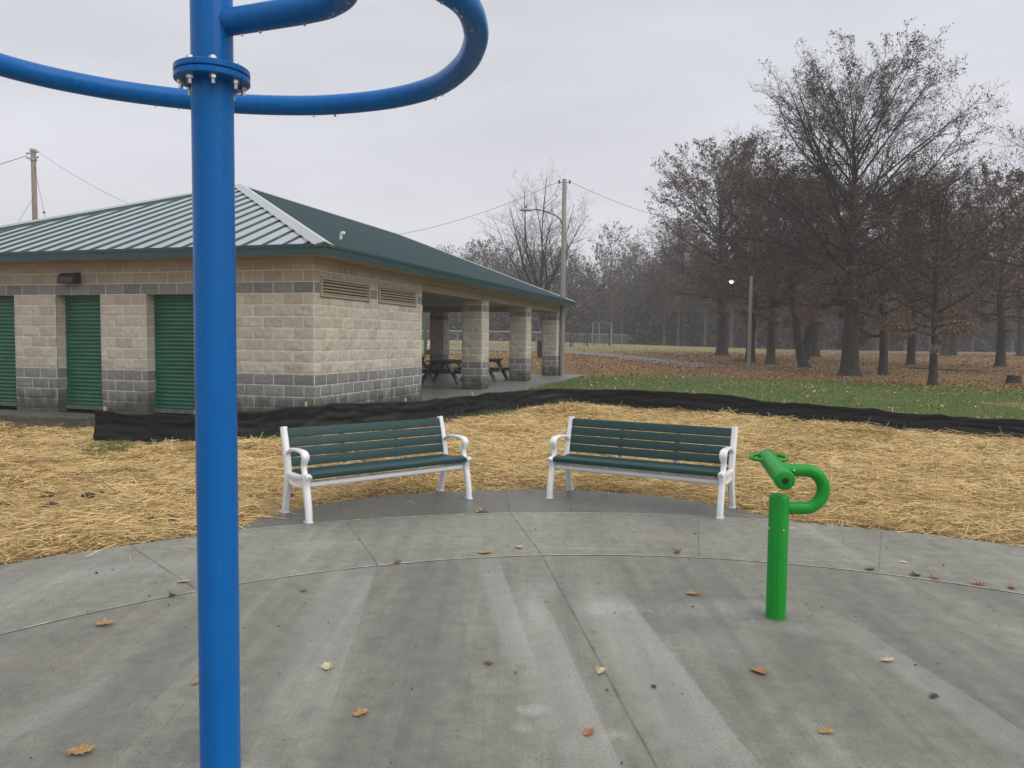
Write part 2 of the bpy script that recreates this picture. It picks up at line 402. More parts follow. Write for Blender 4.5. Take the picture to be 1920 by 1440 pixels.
# ------------------------------------------------------------------ concrete
def concrete(name, base, wet=0., streak=.5, seal=False, stains=(), bands=()):
    t = NT(name); v = t.coord()
    ang = math.atan2(.33, -2.84) + math.pi / 2
    sv_ = t.coord(scale=(1, .045, 1), rot=(0, 0, -ang))
    sv2 = t.coord(scale=(1, .02, 1), rot=(0, 0, -ang))
    st1 = t.noise(sv_, 7, 3, .5); st2 = t.noise(sv2, 60, 2, .5); st3 = t.noise(t.coord(scale=(1, .04, 1), rot=(0, 0, -ang)), 2.2, 3, .5)
    n1 = t.noise(v, 1.1, 5, .6); n2 = t.noise(v, 9, 6, .7); n3 = t.noise(v, 120, 4, .7)
    c = t.ramp(n1, (.25, tuple(b * .84 for b in base)), (.5, base), (.78, tuple(b * 1.22 for b in base)))
    c = t.mix(streak, c, t.ramp(st1, (.30, (.66, .66, .66)), (.7, (1.30, 1.30, 1.28))), 'MULTIPLY')
    c = t.mix(streak * 1.6, c, t.ramp(st3, (.44, (.82, .82, .82)), (.475, (1, 1, 1)), (.60, (1.03, 1.03, 1.02)), (.625, (1.28, 1.28, 1.25))), 'MULTIPLY')
    c = t.mix(.32, c, t.ramp(st2, (.35, (.84, .84, .84)), (.65, (1.14, 1.14, 1.14))), 'MULTIPLY')
    c = t.mix(.95, c, t.ramp(n2, (.3, (.74, .74, .73)), (.7, (1.24, 1.24, 1.22))), 'MULTIPLY')
    c = t.mix(.8, c, t.ramp(n3, (.34, (.42, .41, .39)), (.46, (1, 1, 1)), (.72, (1.22, 1.22, 1.21))), 'MULTIPLY')
    pit = t.math('MULTIPLY', t.rng(t.noise(v, 62, 3, .6), .61, .66), t.rng(n1, .38, .56))
    c = t.mix(t.math('MULTIPLY', pit, .6), c, (.055, .055, .05))
    for (px, py, hw, hl, amt, colr, rz) in bands:      # trowelled strips with one clean edge
        mv = t.coord(); mp_ = mv.node; mp_.vector_type = 'TEXTURE'
        mp_.inputs['Location'].default_value = (px, py, 0); mp_.inputs['Rotation'].default_value = (0, 0, rz); mp_.inputs['Scale'].default_value = (hw, hl, 1)
        sp_ = t.n('ShaderNodeSeparateXYZ'); t.l(mv, sp_.inputs[0]); wob = t.math('MULTIPLY', t.math('SUBTRACT', t.noise(v, 3, 5, .7), .5), .35)
        eu = t.rng(t.math('ADD', sp_.outputs['X'], wob), 1.0, .94); el = t.rng(t.math('ADD', sp_.outputs['X'], wob), -1.25, -.55)
        ev = t.rng(t.math('ADD', t.math('ABSOLUTE', sp_.outputs['Y']), t.math('MULTIPLY', wob, 1.5)), 1.05, .6)
        f = t.math('MULTIPLY', t.math('MULTIPLY', eu, el), t.math('MULTIPLY', ev, amt)); f = t.math('MULTIPLY', f, t.rng(n3, .35, .6, .4, 1.))
        c = t.mix(f, c, colr)
    # lime bloom and stains: patches with their own shapes, one with painted contact shade
    for (px, py, rx, ry, amt, colr, rz) in stains:
        mv = t.coord(scale=(1 / rx, 1 / ry, 1), loc=(0, 0, 0)); 
        mp_ = mv.node; mp_.vector_type = 'TEXTURE'
        mp_.inputs['Location'].default_value = (px, py, 0); mp_.inputs['Rotation'].default_value = (0, 0, rz); mp_.inputs['Scale'].default_value = (rx, ry, 1)
        ln = t.n('ShaderNodeVectorMath', operation='LENGTH'); 
        fl = t.n('ShaderNodeVectorMath', operation='MULTIPLY'); fl.inputs[1].default_value = (1, 1, 0)
        t.l(mv, fl.inputs[0]); t.l(fl.outputs[0], ln.inputs[0])
        dd = t.math('ADD', ln.outputs['Value'], t.math('MULTIPLY', t.math('SUBTRACT', t.noise(v, 9, 7, .75, .6), .5), 2.4))
        f = t.math('MULTIPLY', t.rng(dd, 1.0, .25, smooth=True), amt * .72)
        f = t.math('MULTIPLY', f, t.rng(n3, .38, .58, .15, 1.)); f = t.math('MULTIPLY', f, t.rng(st1, .35, .62, .45, 1.))
        c = t.mix(f, c, colr)
    rg = t.rng(n1, .3, .7, .34 if wet else .44, .52 if wet else .66)
    t.set(Base_Color=c, Roughness=rg, Specular_IOR_Level=.5)
    h = t.math('ADD', t.math('MULTIPLY', st2, .7), t.math('MULTIPLY', n3, .6))
    t.bump(h, .22, .006)
    return t.m
PALE, TAN = (.46, .45, .42), (.33, .29, .22)
SPL = (.184, .184, .156)
st_pad = [(1.30, 4.55, .55, .22, .75, PALE, .1), (1.62, 4.22, .40, .14, .5, PALE, -.3), (1.1, 4.0, .6, .3, .35, PALE, .3),
          (.60, 4.55, .28, .22, .75, PALE, 0), (.16, 4.45, .07, .35, .6, PALE, .1), (.22, 4.9, .12, .3, .4, PALE, 0), (.80, 3.7, .10, 1.1, .45, PALE, .115), (.30, 3.6, .10, 1.2, .35, PALE, .115),
          (.11, 3.26, .10, .07, .7, PALE, 0), (.06, 3.1, .06, .05, .6, PALE, 0), (-1.08, 2.70, .28, .20, .8, PALE, 0), (.43, 3.05, .1, .06, .6, PALE, 0),
          (-2.35, 3.7, .5, .25, .45, TAN, .5), (-1.95, 3.2, .12, .5, .4, PALE, -.3), (-2.2, 4.3, .6, .12, .45, TAN, .5), (-1.2, 4.85, .4, .08, .3, TAN, .3),
          (1.75, 4.1, .45, .28, .5, (.07, .065, .06), 0), (1.56, 4.40, .10, .085, 1.2, (.05, .048, .042), 0)]  # last entry: damp ring at the cannon foot with contact shade painted in
M['concrete_pad'] = concrete('splash pad concrete', SPL, 0, .40, stains=st_pad, bands=[(.68, 3.75, .17, 1.25, .32, PALE, .115), (.20, 3.7, .13, 1.3, .28, PALE, .115), (1.25, 4.3, .30, 1.2, .35, (.10, .098, .09), .115), (-.45, 4.3, .20, 1.5, .35, (.105, .103, .095), .10), (-1.0, 4.2, .16, 1.3, .25, PALE, .08), (-1.75, 3.6, .25, 1.2, .3, (.11, .107, .10), .03), (-.05, 4.6, .08, 1.0, .3, PALE, .115), (2.3, 4.1, .25, 1.3, .3, (.105, .102, .095), .14), (2.0, 3.4, .10, 1.2, .25, PALE, .14)])
st_w = [(-2.6, 5.2, .9, .25, .5, PALE, .5), (-1.3, 5.9, .7, .25, .35, PALE, .25), (1.3, 6.2, .5, .18, .6, TAN, -.15), (.6, 5.85, .5, .06, .45, PALE, 0), (-.4, 6.3, .5, .2, .2, TAN, 0), (-3.2, 4.4, .8, .3, .3, PALE, .7)]
M['concrete_walk'] = concrete('walkway concrete', (.212, .212, .182), 0, .25, stains=st_w)
M['concrete_bench'] = concrete('damp bench pad concrete', (.124, .124, .108), 1., .15)
M['concrete_slab'] = concrete('pavilion slab concrete', (.19, .185, .175), 1., .2)
M['seal'] = paint('white joint sealant', (.50, .49, .45), .9, 0, .4, 14, spec=.15)
M['joint'] = paint('dark joint gap', (.14, .135, .122), .9, 0, .3, 9)

def disc_ring(name, c0, r0, c1, r1, ztop, zbot, mat, seg=220):
    bm = bmesh.new(); a = []
    for i in range(seg):
        th = 2 * math.pi * i / seg; cs, sn = math.cos(th), math.sin(th)
        a.append([bm.verts.new((c[0] + r * cs, c[1] + r * sn, z)) for c, r, z in ((c0, r0, zbot), (c0, r0, ztop), (c1, r1, ztop), (c1, r1, zbot)) if r > 0])
    for i in range(seg):
        p, q = a[i], a[(i + 1) % seg]
        for k in range(len(p) - 1): bm.faces.new((p[k], q[k], q[k + 1], p[k + 1]))
    return obj(name, bm, mat)
bm = bmesh.new()
poly_prism(bm, [(PAD_C[0] + (PAD_R - .008) * math.cos(2 * math.pi * i / 220), PAD_C[1] + (PAD_R - .008) * math.sin(2 * math.pi * i / 220)) for i in range(220)], -.15, 0)
tag(obj('splash_pad', bm, M['concrete_pad']), kind='structure')
tag(disc_ring('walkway', PAD_C, PAD_R + .008, WLK_C, WLK_R, .001, -.15, M['concrete_walk']), kind='structure')
# bench pad: outer outline down to the walkway's outer arc
sp = [(p.x, p.y) for p in smooth_path([(x, y, 0) for x, y in BENCH_PAD], 6)]
arc = []
for i in range(40):
    th = R_(53) + R_(74) * i / 39
    arc.append((WLK_C[0] + (WLK_R + .01) * math.cos(th), WLK_C[1] + (WLK_R + .01) * math.sin(th)))
outer = [p for p in sp if math.hypot(p[0] - WLK_C[0], p[1] - WLK_C[1]) > WLK_R + .03]
t0 = math.atan2(outer[0][1] - WLK_C[1], outer[0][0] - WLK_C[0]); t1 = math.atan2(outer[-1][1] - WLK_C[1], outer[-1][0] - WLK_C[0])
inner = [(WLK_C[0] + (WLK_R + .010) * math.cos(t1 + (t0 - t1) * i / 60), WLK_C[1] + (WLK_R + .010) * math.sin(t1 + (t0 - t1) * i / 60)) for i in range(61)]
bm = bmesh.new(); poly_prism(bm, outer + inner, -.15, -.002)
tag(obj('bench_pad', bm, M['concrete_bench']), kind='structure')
# joints
def strip(bm, P, w, z):
    P = [Vector((p[0], p[1], z)) for p in P]; prev = None
    for i, p in enumerate(P):
        t = P[min(i + 1, len(P) - 1)] - P[max(i - 1, 0)]; n = Vector((-t.y, t.x, 0)).normalized() * w[i % len(w)] / 2
        cur = (bm.verts.new(p + n), bm.verts.new(p - n))
        if prev: bm.faces.new((prev[0], prev[1], cur[1], cur[0]))
        prev = cur
bm = bmesh.new(); rw = random.Random(3)
P = [(PAD_C[0] + PAD_R * math.cos(2 * math.pi * i / 500), PAD_C[1] + PAD_R * math.sin(2 * math.pi * i / 500)) for i in range(501)]
strip(bm, P, [.0015 + .017 * max(0., float(VN1(i * .09, 2.3)) * .6 + float(VN2(i * .37, 5.1)) * .6 - .28) for i in range(501)], .0045)
tag(obj('joint_sealant', bm, M['seal']), kind='structure')
bm = bmesh.new()
P = [(WLK_C[0] + (WLK_R + .006) * math.cos(t1 + (t0 - t1) * i / 160), WLK_C[1] + (WLK_R + .006) * math.sin(t1 + (t0 - t1) * i / 160)) for i in range(161)]
strip(bm, P, [rw.choice((.006, .010, .014)) for _ in range(161)], .0058)
tag(obj('bench_pad_sealant', bm, M['seal']), kind='structure')
bm = bmesh.new()
for a, b in (((-.06, 8.10), (-.005, 7.03)), ((-.003, 7.01), (.235, 5.66)), ((.24, 5.62), (1.05, -1.5)), ((1.85, 7.60), (1.72, 6.95)), ((1.70, 6.93), (1.40, 5.66)), ((3.16, 6.5), (2.57, 5.31)), ((-1.62, 7.3), (-1.48, 6.72)),
             ((-1.42, 6.62), (-.93, 5.36)), ((-2.88, 5.78), (-1.95, 4.76)), ((-4.2, 4.4), (-3.0, 3.65)), ((4.6, 5.5), (3.75, 4.55)), ((-.75, 7.9), (-.72, 7.0))):
    A, B_ = Vector((*a, 0)), Vector((*b, 0)); n = max(2, int((B_ - A).length / .12))
    strip(bm, [A.lerp(B_, i / n) + Vector((rw.uniform(-.003, .003), 0, 0)) for i in range(n + 1)], [.0025, .004, .005, .003], .0055)
tag(obj('control_joints', bm, M['joint']), kind='structure')

# ------------------------------------------------------------------ blue water feature
PX, PY = -1.0546, 2.75
wf = empty('water_feature', (PX, PY, 0), 0, 'tall blue steel pipe post carrying a curling blue spray hoop', 'spray post')
def ring_pts(r, z, n=48): return [(r * math.cos(2 * math.pi * i / n), r * math.sin(2 * math.pi * i / n), z) for i in range(n)]
def lathe(bm, prof, seg=48, off=(0, 0, 0)):
    rr = [[bm.verts.new((off[0] + r * math.cos(2 * math.pi * k / seg), off[1] + r * math.sin(2 * math.pi * k / seg), off[2] + z)) for k in range(seg)] for r, z in prof]
    for a, b in zip(rr, rr[1:]):
        for k in range(seg):
            f = bm.faces.new((a[k], a[(k + 1) % seg], b[(k + 1) % seg], b[k]))
    bm.faces.new(rr[0][::-1]); bm.faces.new(rr[-1])
def smooth_by_angle(o, a=35):
    me = o.data; me.polygons.foreach_set('use_smooth', np.ones(len(me.polygons), bool))
    me.set_sharp_from_angle(angle=R_(a)); return o
bm = bmesh.new(); lathe(bm, [(.0705, -.02), (.0705, 2.480)], 64); smooth_by_angle(obj('lower_post', bm, M['blue'], wf))
bm = bmesh.new(); lathe(bm, [(.0705, 2.526), (.0705, 3.3)], 64); smooth_by_angle(obj('upper_post', bm, M['blue'], wf))
for z in (2.478, 2.503):
    bm = bmesh.new(); lathe(bm, [(.072, z), (.123, z), (.126, z + .003), (.126, z + .019), (.123, z + .022), (.072, z + .022)], 64)
    smooth_by_angle(obj('flange', bm, M['blue'], wf))
for k in range(8):
    a = 2 * math.pi * (k + .5) / 8; x, y = .101 * math.cos(a), .101 * math.sin(a)
    bm = bmesh.new()
    q = bmesh.ops.create_cone(bm, cap_ends=True, segments=6, radius1=.013, radius2=.013, depth=.012); bmesh.ops.translate(bm, vec=(x, y, 2.531), verts=q['verts'])
    q = bmesh.ops.create_cone(bm, cap_ends=True, segments=6, radius1=.013, radius2=.013, depth=.013); bmesh.ops.translate(bm, vec=(x, y, 2.471), verts=q['verts'])
    cyl(bm, (x, y, 2.447), (x, y, 2.541), .0070, seg=12)
    obj('bolt', bm, M['steel'], wf)
HZ = 2.68
arm = [(0, .01), (.213, -.069), (.36, -.126), (.46, -.185), (.53, -.29), (.555, -.50), (.48, -.88), (.15, -1.20), (-.30, -1.27), (-.80, -1.02), (-1.08, -.50), (-1.13, .0), (-1.019, .431), (-.742, .721), (-.342, .899), (-.009, .943), (.248, .911), (.512, .807), (.721, .631), (.851, .381), (.907, .148), (.912, -.043), (.885, -.20), (.81, -.33)]
hp = smooth_path([(x, y, HZ) for x, y in arm], 9)
bm = bmesh.new(); n = len(hp)
rad = [.0445] * n
end = hp[-1]; dv = (hp[-1] - hp[-2]).normalized()
for k in range(1, 6):
    a = k / 5 * math.pi / 2; hp.append(end + dv * .03 * math.sin(a)); rad.append(max(.0445 * math.cos(a) ** .6, .004))
tube(bm, hp, rad, 28); obj('spray_hoop', bm, M['blue'], wf)
t = NT('water drops'); t.set(Base_Color=(.8, .85, .9), Roughness=.02, Transmission_Weight=.9, IOR=1.33); M['water'] = t.m
bm = bmesh.new(); rd = random.Random(5)
for i in range(46):
    p = hp[rd.randrange(3, n)]; s = rd.uniform(.003, .006)
    q = bmesh.ops.create_icosphere(bm, subdivisions=1, radius=s); bmesh.ops.scale(bm, vec=(1, 1, 1.5), verts=q['verts'])
    bmesh.ops.translate(bm, vec=p + Vector((rd.uniform(-.01, .01), rd.uniform(-.01, .01), -.0455 - s * .5)), verts=q['verts'])
o = obj('water_drops', bm, M['water'], wf); o['kind'] = 'stuff'

# ------------------------------------------------------------------ green water cannon
gc = empty('water_cannon', (1.55, 4.42, 0), 0, 'bright green toy water cannon on a short post standing on the concrete', 'water cannon')
G = M['green_toy']
bm = bmesh.new(); lathe(bm, [(.0565, -.01), (.0565, .700), (.054, .711), (.047, .718), (.030, .722), (.012, .723)], 48); smooth_by_angle(obj('post', bm, G, gc), 50)
zb, zt, rb = .642, .862, .110
path = [(.03, 0, zb), (.06, 0, zb), (.10, 0, zb)] + [(.143 + rb * math.sin(a), 0, zb + rb - rb * math.cos(a)) for a in [math.pi * i / 16 for i in range(17)]] + [(.10, 0, zt), (.06, .0, zt), (-.0, .0, zt)]
path[2] = (.11, 0, zb)
bm = bmesh.new(); tube(bm, path, .037, 24); smooth_by_angle(obj('bent_pipe', bm, G, gc), 50)
b0 = Vector((-.022, -.15, .826)); b1 = Vector((.010, .27, .895)); bd = (b1 - b0).normalized()
bm = bmesh.new()
bp = [b0 - bd * .004, b0, b0 + bd * .006, b0 + bd * .03] + [b0.lerp(b1, i / 8) for i in range(1, 9)] + [b1 + bd * .012]
tube(bm, bp, [.050, .0545, .0565, .0565] + [.0565 - .006 * i / 8 for i in range(1, 9)] + [.036], 32)
br = smooth_by_angle(obj('barrel', bm, G, gc), 50)
bm = bmesh.new(); tube(bm, [b0 - bd * .006, b0 - bd * .003], [.019, .019], 20); obj('nozzle_hole', bm, M['black_rubber'], br)
side = bd.cross(Vector((0, 0, 1))).normalized()
if side.x > 0: side = -side
mid = b1 - bd * .05
for s in (1, -1):
    sd = side * s; pts = []
    for i in range(15):
        a = math.pi * i / 14
        pts.append(mid + sd * (.035 + .072 * math.sin(a)) + bd * (.055 * math.cos(a)) + Vector((0, 0, .012)))
    bm = bmesh.new(); tube(bm, pts, .0115, 12); obj('handle', bm, G, gc)
def bolt_head(parent, p, d, r=.008):
    bm = bmesh.new(); q = bmesh.ops.create_uvsphere(bm, u_segments=12, v_segments=8, radius=r)
    bmesh.ops.translate(bm, vec=p, verts=q['verts']); o = obj('bolt', bm, M['steel'], parent, True)
for a in (-80, 10, 100, 190):
    bolt_head(gc, (.0575 * math.cos(R_(a)), .0575 * math.sin(R_(a)), .522), None, .0065)
bolt_head(gc, (.066, -.036, zt + .002), None, .008); bolt_head(gc, (.062, -.010, zt + .037), None, .007)

# ------------------------------------------------------------------ benches
def make_bench(label):
    """local: x along the bench, -y front, z up; frames at x = +-.84"""
    t = empty('park_bench', (0, 0, 0), 0, label, 'bench', 'white framed benches on the bench pad')
    HX = .85; Wc = M['white_cast']
    backline = smooth_path([(0, .155, .375), (0, .175, .48), (0, .205, .62), (0, .245, .765)], 6)
    for s in (-1, 1):
        x = s * HX; sh = Vector((x, 0, 0))
        bm = bmesh.new()                                  # rear leg running up into the back post
        leg = smooth_path([(0, .235, 0), (0, .205, .10), (0, .165, .26), (0, .152, .37), (0, .175, .50), (0, .208, .63), (0, .252, .782)], 6)
        nn = len(leg); flatbar(bm, [p + sh for p in leg], [.060] * nn, [.054 + .010 * math.sin(math.pi * i / nn) for i in range(nn)], bev=.014)
        leg_o = smooth_by_angle(obj('rear_leg', bm, Wc, t))
        bm = bmesh.new(); box(bm, (x, .245, .007), (.055, .10, .014), bev=.003); obj('foot', bm, Wc, leg_o)
        bm = bmesh.new(); cyl(bm, (x - .03 * s, .285, .012), (x - .03 * s, .285, .028), .008, seg=8); obj('anchor_bolt', bm, M['steel'], leg_o)
        bm = bmesh.new()
        leg = smooth_path([(0, -.275, 0), (0, -.268, .10), (0, -.245, .22), (0, -.222, .31), (0, -.235, .385)], 6); nn = len(leg)
        flatbar(bm, [p + sh for p in leg], [.058] * nn, [.050 + .02 * (i / nn) for i in range(nn)], bev=.014)
        leg_o = smooth_by_angle(obj('front_leg', bm, Wc, t))
        bm = bmesh.new(); box(bm, (x, -.262, .007), (.055, .09, .014), bev=.003); obj('foot', bm, Wc, leg_o)
        bm = bmesh.new(); cyl(bm, (x - .03 * s, -.235, .012), (x - .03 * s, -.235, .026), .008, seg=8); obj('anchor_bolt', bm, M['steel'], leg_o)
        bm = bmesh.new()                                  # side rail under the seat edge
        sr = smooth_path([(0, .17, .372), (0, .05, .368), (0, -.10, .372), (0, -.215, .392), (0, -.262, .398), (0, -.285, .385)], 5); nn = len(sr)
        flatbar(bm, [p + sh for p in sr], [.052] * nn, [.05] * (nn - 4) + [.056, .052, .044, .03], bev=.014)
        lo = smooth_path([(0, .165, .318), (0, .06, .292), (0, -.08, .288), (0, -.225, .312)], 5)
        flatbar(bm, [p + sh for p in lo], .030, .028, bev=.008)
        web = [(p.y, p.z) for p in sr[2:-6]]; 
        for i in range(12):
            y = .15 - .031 * i; box(bm, (x, y, .335), (.016, .032, .075))
        ro = smooth_by_angle(obj('side_rail', bm, Wc, t))
        for (yy, zz) in ((.135, .318), (-.19, .314)):
            bm = bmesh.new(); cyl(bm, (x - .02, yy, zz), (x + .02, yy, zz), .017, seg=14); obj('bolt_boss', bm, Wc, ro)
            bm = bmesh.new(); cyl(bm, (x + s * .019, yy, zz), (x + s * .0215, yy, zz), .009, seg=12); obj('bolt', bm, M['black_rubber'], ro)
        bm = bmesh.new()                                  # arm rest: rises from the post, over, and down to the seat front
        ar = smooth_path([(0, .185, .515), (0, .155, .555), (0, .085, .592), (0, -.02, .605), (0, -.125, .603), (0, -.185, .592), (0, -.210, .565), (0, -.198, .53), (0, -.178, .49), (0, -.185, .44), (0, -.205, .40)], 5); nn = len(ar)
        th = [.030 + .012 * sst(.35, .6, i / nn) - .008 * sst(.7, 1, i / nn) for i in range(nn)]
        wd = [.044 + .024 * sst(.25, .5, i / nn) - .018 * sst(.62, .8, i / nn) for i in range(nn)]
        flatbar(bm, [p + sh for p in ar], [float(a) for a in wd], [float(a) for a in th], bev=.011)
        smooth_by_angle(obj('armrest', bm, Wc, t))
    L = 2 * HX - .052
    # back boards follow the post line
    for k in range(4):
        f = (.435 + k * .0915 - .375) / (.765 - .375)
        zc = .468 + k * .0868; yc = np.interp(zc, [p.z for p in backline], [p.y for p in backline]) - .012
        yn = np.interp(zc + .04, [p.z for p in backline], [p.y for p in backline]); yp = np.interp(zc - .04, [p.z for p in backline], [p.y for p in backline])
        tilt = math.atan2(yn - yp, .08)
        bm = bmesh.new(); box(bm, (0, float(yc), zc), (L, .034, .0815), Matrix.Rotation(-tilt, 4, 'X'), .007)
        smooth_by_angle(obj('back_slat', bm, M['slat_green'], t), 50)
    for k, (yc, zc, w, tl) in enumerate(((-.228, .404, .098, .20), (-.118, .392, .095, -.02), (-.012, .389, .095, -.05), (.092, .390, .095, -.04))):
        bm = bmesh.new(); box(bm, (0, yc, zc), (L, w, .050 if k == 0 else .036), Matrix.Rotation(tl, 4, 'X'), .018 if k == 0 else .007)
        smooth_by_angle(obj('seat_slat', bm, M['slat_green'], t), 50)
    bm = bmesh.new(); cyl(bm, (-HX + .03, -.19, .318), (HX - .03, -.19, .318), .030, seg=18)
    smooth_by_angle(obj('front_rail', bm, Wc, t))
    bm = bmesh.new(); cyl(bm, (-HX + .03, .13, .318), (HX - .03, .13, .318), .024, seg=18)
    smooth_by_angle(obj('rear_rail', bm, Wc, t))
    for x in (-.28, .30):
        bm = bmesh.new()
        br_ = smooth_path([(0, -.245, .372), (0, -.1, .362), (0, .08, .364), (0, .15, .385), (0, .178, .45), (0, .212, .6), (0, .252, .745)], 5)
        flatbar(bm, [p + Vector((x, .012, 0)) for p in br_], .042, .016, bev=.004)
        cyl(bm, (x, -.19, .33), (x, -.19, .365), .015, seg=10)
        smooth_by_angle(obj('support_bracket', bm, Wc, t))
    return t
bench = make_bench('left green slatted bench with white frame, standing nearer the blue pole')
c = Vector((-1.25, 7.32, -.002)); a = math.atan2(1.05, 1.28)
bench.location = c; bench.rotation_euler = (0, 0, a)
b2 = dup(bench, (1.27, 7.55, -.002), math.atan2(-.80, 1.50), 'right green slatted bench with white frame, standing beside the green water cannon')

# ------------------------------------------------------------------ building
TH = .288; BX, BY, BZ = -3.458, 13.503, .121
bld = empty('park_pavilion', (BX, BY, BZ), 0, 'tan block park building with green metal hip roof, shutter doors and open picnic shelter', 'building')
wv = Vector((math.sin(TH), math.cos(TH), 0)); uv_ = Vector((math.cos(TH), -math.sin(TH), 0)); zv = Vector((0, 0, 1))
def bp_(s, t, z): return wv * s - uv_ * t + zv * z         # building-local point (relative to the empty, which is unrotated)
def bworld(s, t, z): return Vector((BX, BY, BZ)) + bp_(s, t, z)
BW, BL = 10.5, 19.09
RH, CW = .2032, .4064
def block_relief(a, z, seed):
    row = np.floor(z / RH); off = np.where(row % 2 == 0, CW / 2, 0.)
    colx = (a + off) / CW; cx = np.floor(colx)
    lx = (colx - cx) * CW; lz = z - row * RH
    ed = np.minimum(np.minimum(lx, CW - lx), np.minimum(lz, RH - lz))
    h = np.sin(cx * 127.1 + row * 311.7 + seed) * 43758.5; h = h - np.floor(h)
    face = .008 + (h - .5) * .006 + (VN1(a * 9 + cx * 7.3, z * 11 + row * 5.1) - .5) * .016 + (VN2(a * 28, z * 28) - .5) * .014
    face = np.maximum(face, .001)
    return np.where(ed < .006, 0, face * sst(.005, .030, ed) + .003)
def wall_panel(pf, a0, a1, z0, z1, normal, seed, step=.0254, holes=()):
    na = max(2, int(round((a1 - a0) / step)) + 1); nz_ = max(2, int(round((z1 - z0) / step)) + 1)
    A = np.linspace(a0, a1, na); Z = np.linspace(z0, z1, nz_); AA, ZZ = np.meshgrid(A, Z, indexing='ij')
    d = block_relief(AA, ZZ, seed)
    e_ = np.minimum(np.minimum(AA - a0, a1 - AA), np.minimum(ZZ - z0, z1 - ZZ))
    inh = np.zeros((na - 1, nz_ - 1), bool); am = (A[:-1] + A[1:]) / 2; zm = (Z[:-1] + Z[1:]) / 2
    for (h0, h1, g0, g1) in holes:
        inh |= ((am[:, None] > h0) & (am[:, None] < h1) & (zm[None] > g0) & (zm[None] < g1))
        dx = np.maximum(np.maximum(h0 - AA, AA - h1), np.maximum(g0 - ZZ, ZZ - g1)); e_ = np.minimum(e_, np.maximum(dx, 0))
    d = d * sst(0, .03, e_)
    o, da = np.array(pf(0)), np.array(pf(1)) - np.array(pf(0))
    P = o + AA[..., None] * da + ZZ[..., None] * np.array([0, 0, 1.]) + d[..., None] * np.array(normal)
    I = np.arange(na * nz_).reshape(na, nz_)
    Fq = np.stack([I[:-1, :-1], I[1:, :-1], I[1:, 1:], I[:-1, 1:]], -1)[~inh].reshape(-1, 4)
    return P.reshape(-1, 3), Fq, np.stack([AA, ZZ], -1).reshape(-1, 2)
def merge(parts):
    Vs, Fs, Us, o = [], [], [], 0
    for v, f, u in parts: Vs.append(v); Fs.append(f + o); Us.append(u); o += len(v)
    return np.concatenate(Vs), np.concatenate(Fs), np.concatenate(Us)

def block_material():
    t = NT('split face block'); c = t.n('ShaderNodeTexCoord'); u = c.outputs['UV']
    br = t.n('ShaderNodeTexBrick'); br.offset = .5; br.offset_frequency = 2; br.squash = 1.
    for i, x in (('Scale', 1.), ('Mortar Size', .0065), ('Mortar Smooth', .2), ('Bias', 0.), ('Brick Width', CW), ('Row Height', RH)): br.inputs[i].default_value = x
    br.inputs['Color1'].default_value = (0, 0, 0, 1); br.inputs['Color2'].default_value = (1, 1, 1, 1); br.inputs['Mortar'].default_value = (.5, .5, .5, 1)
    t.l(u, br.inputs['Vector'])
    s = t.n('ShaderNodeSeparateXYZ'); t.l(u, s.inputs[0]); z = s.outputs['Y']
    v = c.outputs['Object']
    n1 = t.noise(v, 1.2, 4); n2 = t.noise(v, 14, 6, .7); n3 = t.noise(v, 90, 4, .7)
    tan = t.mix(br.outputs['Color'], (.42, .385, .315), (.545, .51, .43))
    tan = t.mix(t.rng(n1, .4, .65), tan, t.mix(br.outputs['Color'], (.44, .38, .325), (.535, .49, .42)))
    dark = t.mix(br.outputs['Color'], (.195, .193, .187), (.268, .266, .258))
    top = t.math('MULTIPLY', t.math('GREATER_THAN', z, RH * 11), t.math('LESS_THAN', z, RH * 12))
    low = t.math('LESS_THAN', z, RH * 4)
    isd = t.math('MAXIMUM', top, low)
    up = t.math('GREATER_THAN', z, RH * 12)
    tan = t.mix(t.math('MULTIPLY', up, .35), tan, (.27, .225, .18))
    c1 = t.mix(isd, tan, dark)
    c1 = t.mix(.75, c1, t.ramp(n2, (.28, (.78, .77, .76)), (.72, (1.16, 1.16, 1.15))), 'MULTIPLY')
    c1 = t.mix(.55, c1, t.ramp(n3, (.3, (.8, .8, .8)), (.7, (1.15, 1.15, 1.15))), 'MULTIPLY')
    c1 = t.mix(br.outputs['Fac'], c1, (.67, .65, .60))
    # damp green-black staining near the footing
    st = t.noise(t.coord('UV', (1.3, .35, 1)), 3.2, 6, .65)
    f = t.math('MULTIPLY', t.rng(t.math('ADD', z, t.math('MULTIPLY', t.math('SUBTRACT', st, .5), 1.1)), .55, .05, smooth=True), .85)
    c1 = t.mix(f, c1, (.050, .050, .036))
    t.set(Base_Color=c1, Roughness=t.rng(f, 0, 1, .85, .5), Specular_IOR_Level=.3)
    t.bump(t.math('ADD', n3, n2), .5, .012)
    return t.m
M['block'] = block_material()
WH = 2.845
DOORS = [(2.48, 3.54), (4.60, 5.66), (6.72, 7.78), (8.84, 9.90)]
DH = 2.235
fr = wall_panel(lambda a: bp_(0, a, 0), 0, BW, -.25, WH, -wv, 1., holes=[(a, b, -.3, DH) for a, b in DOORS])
parts = [fr]
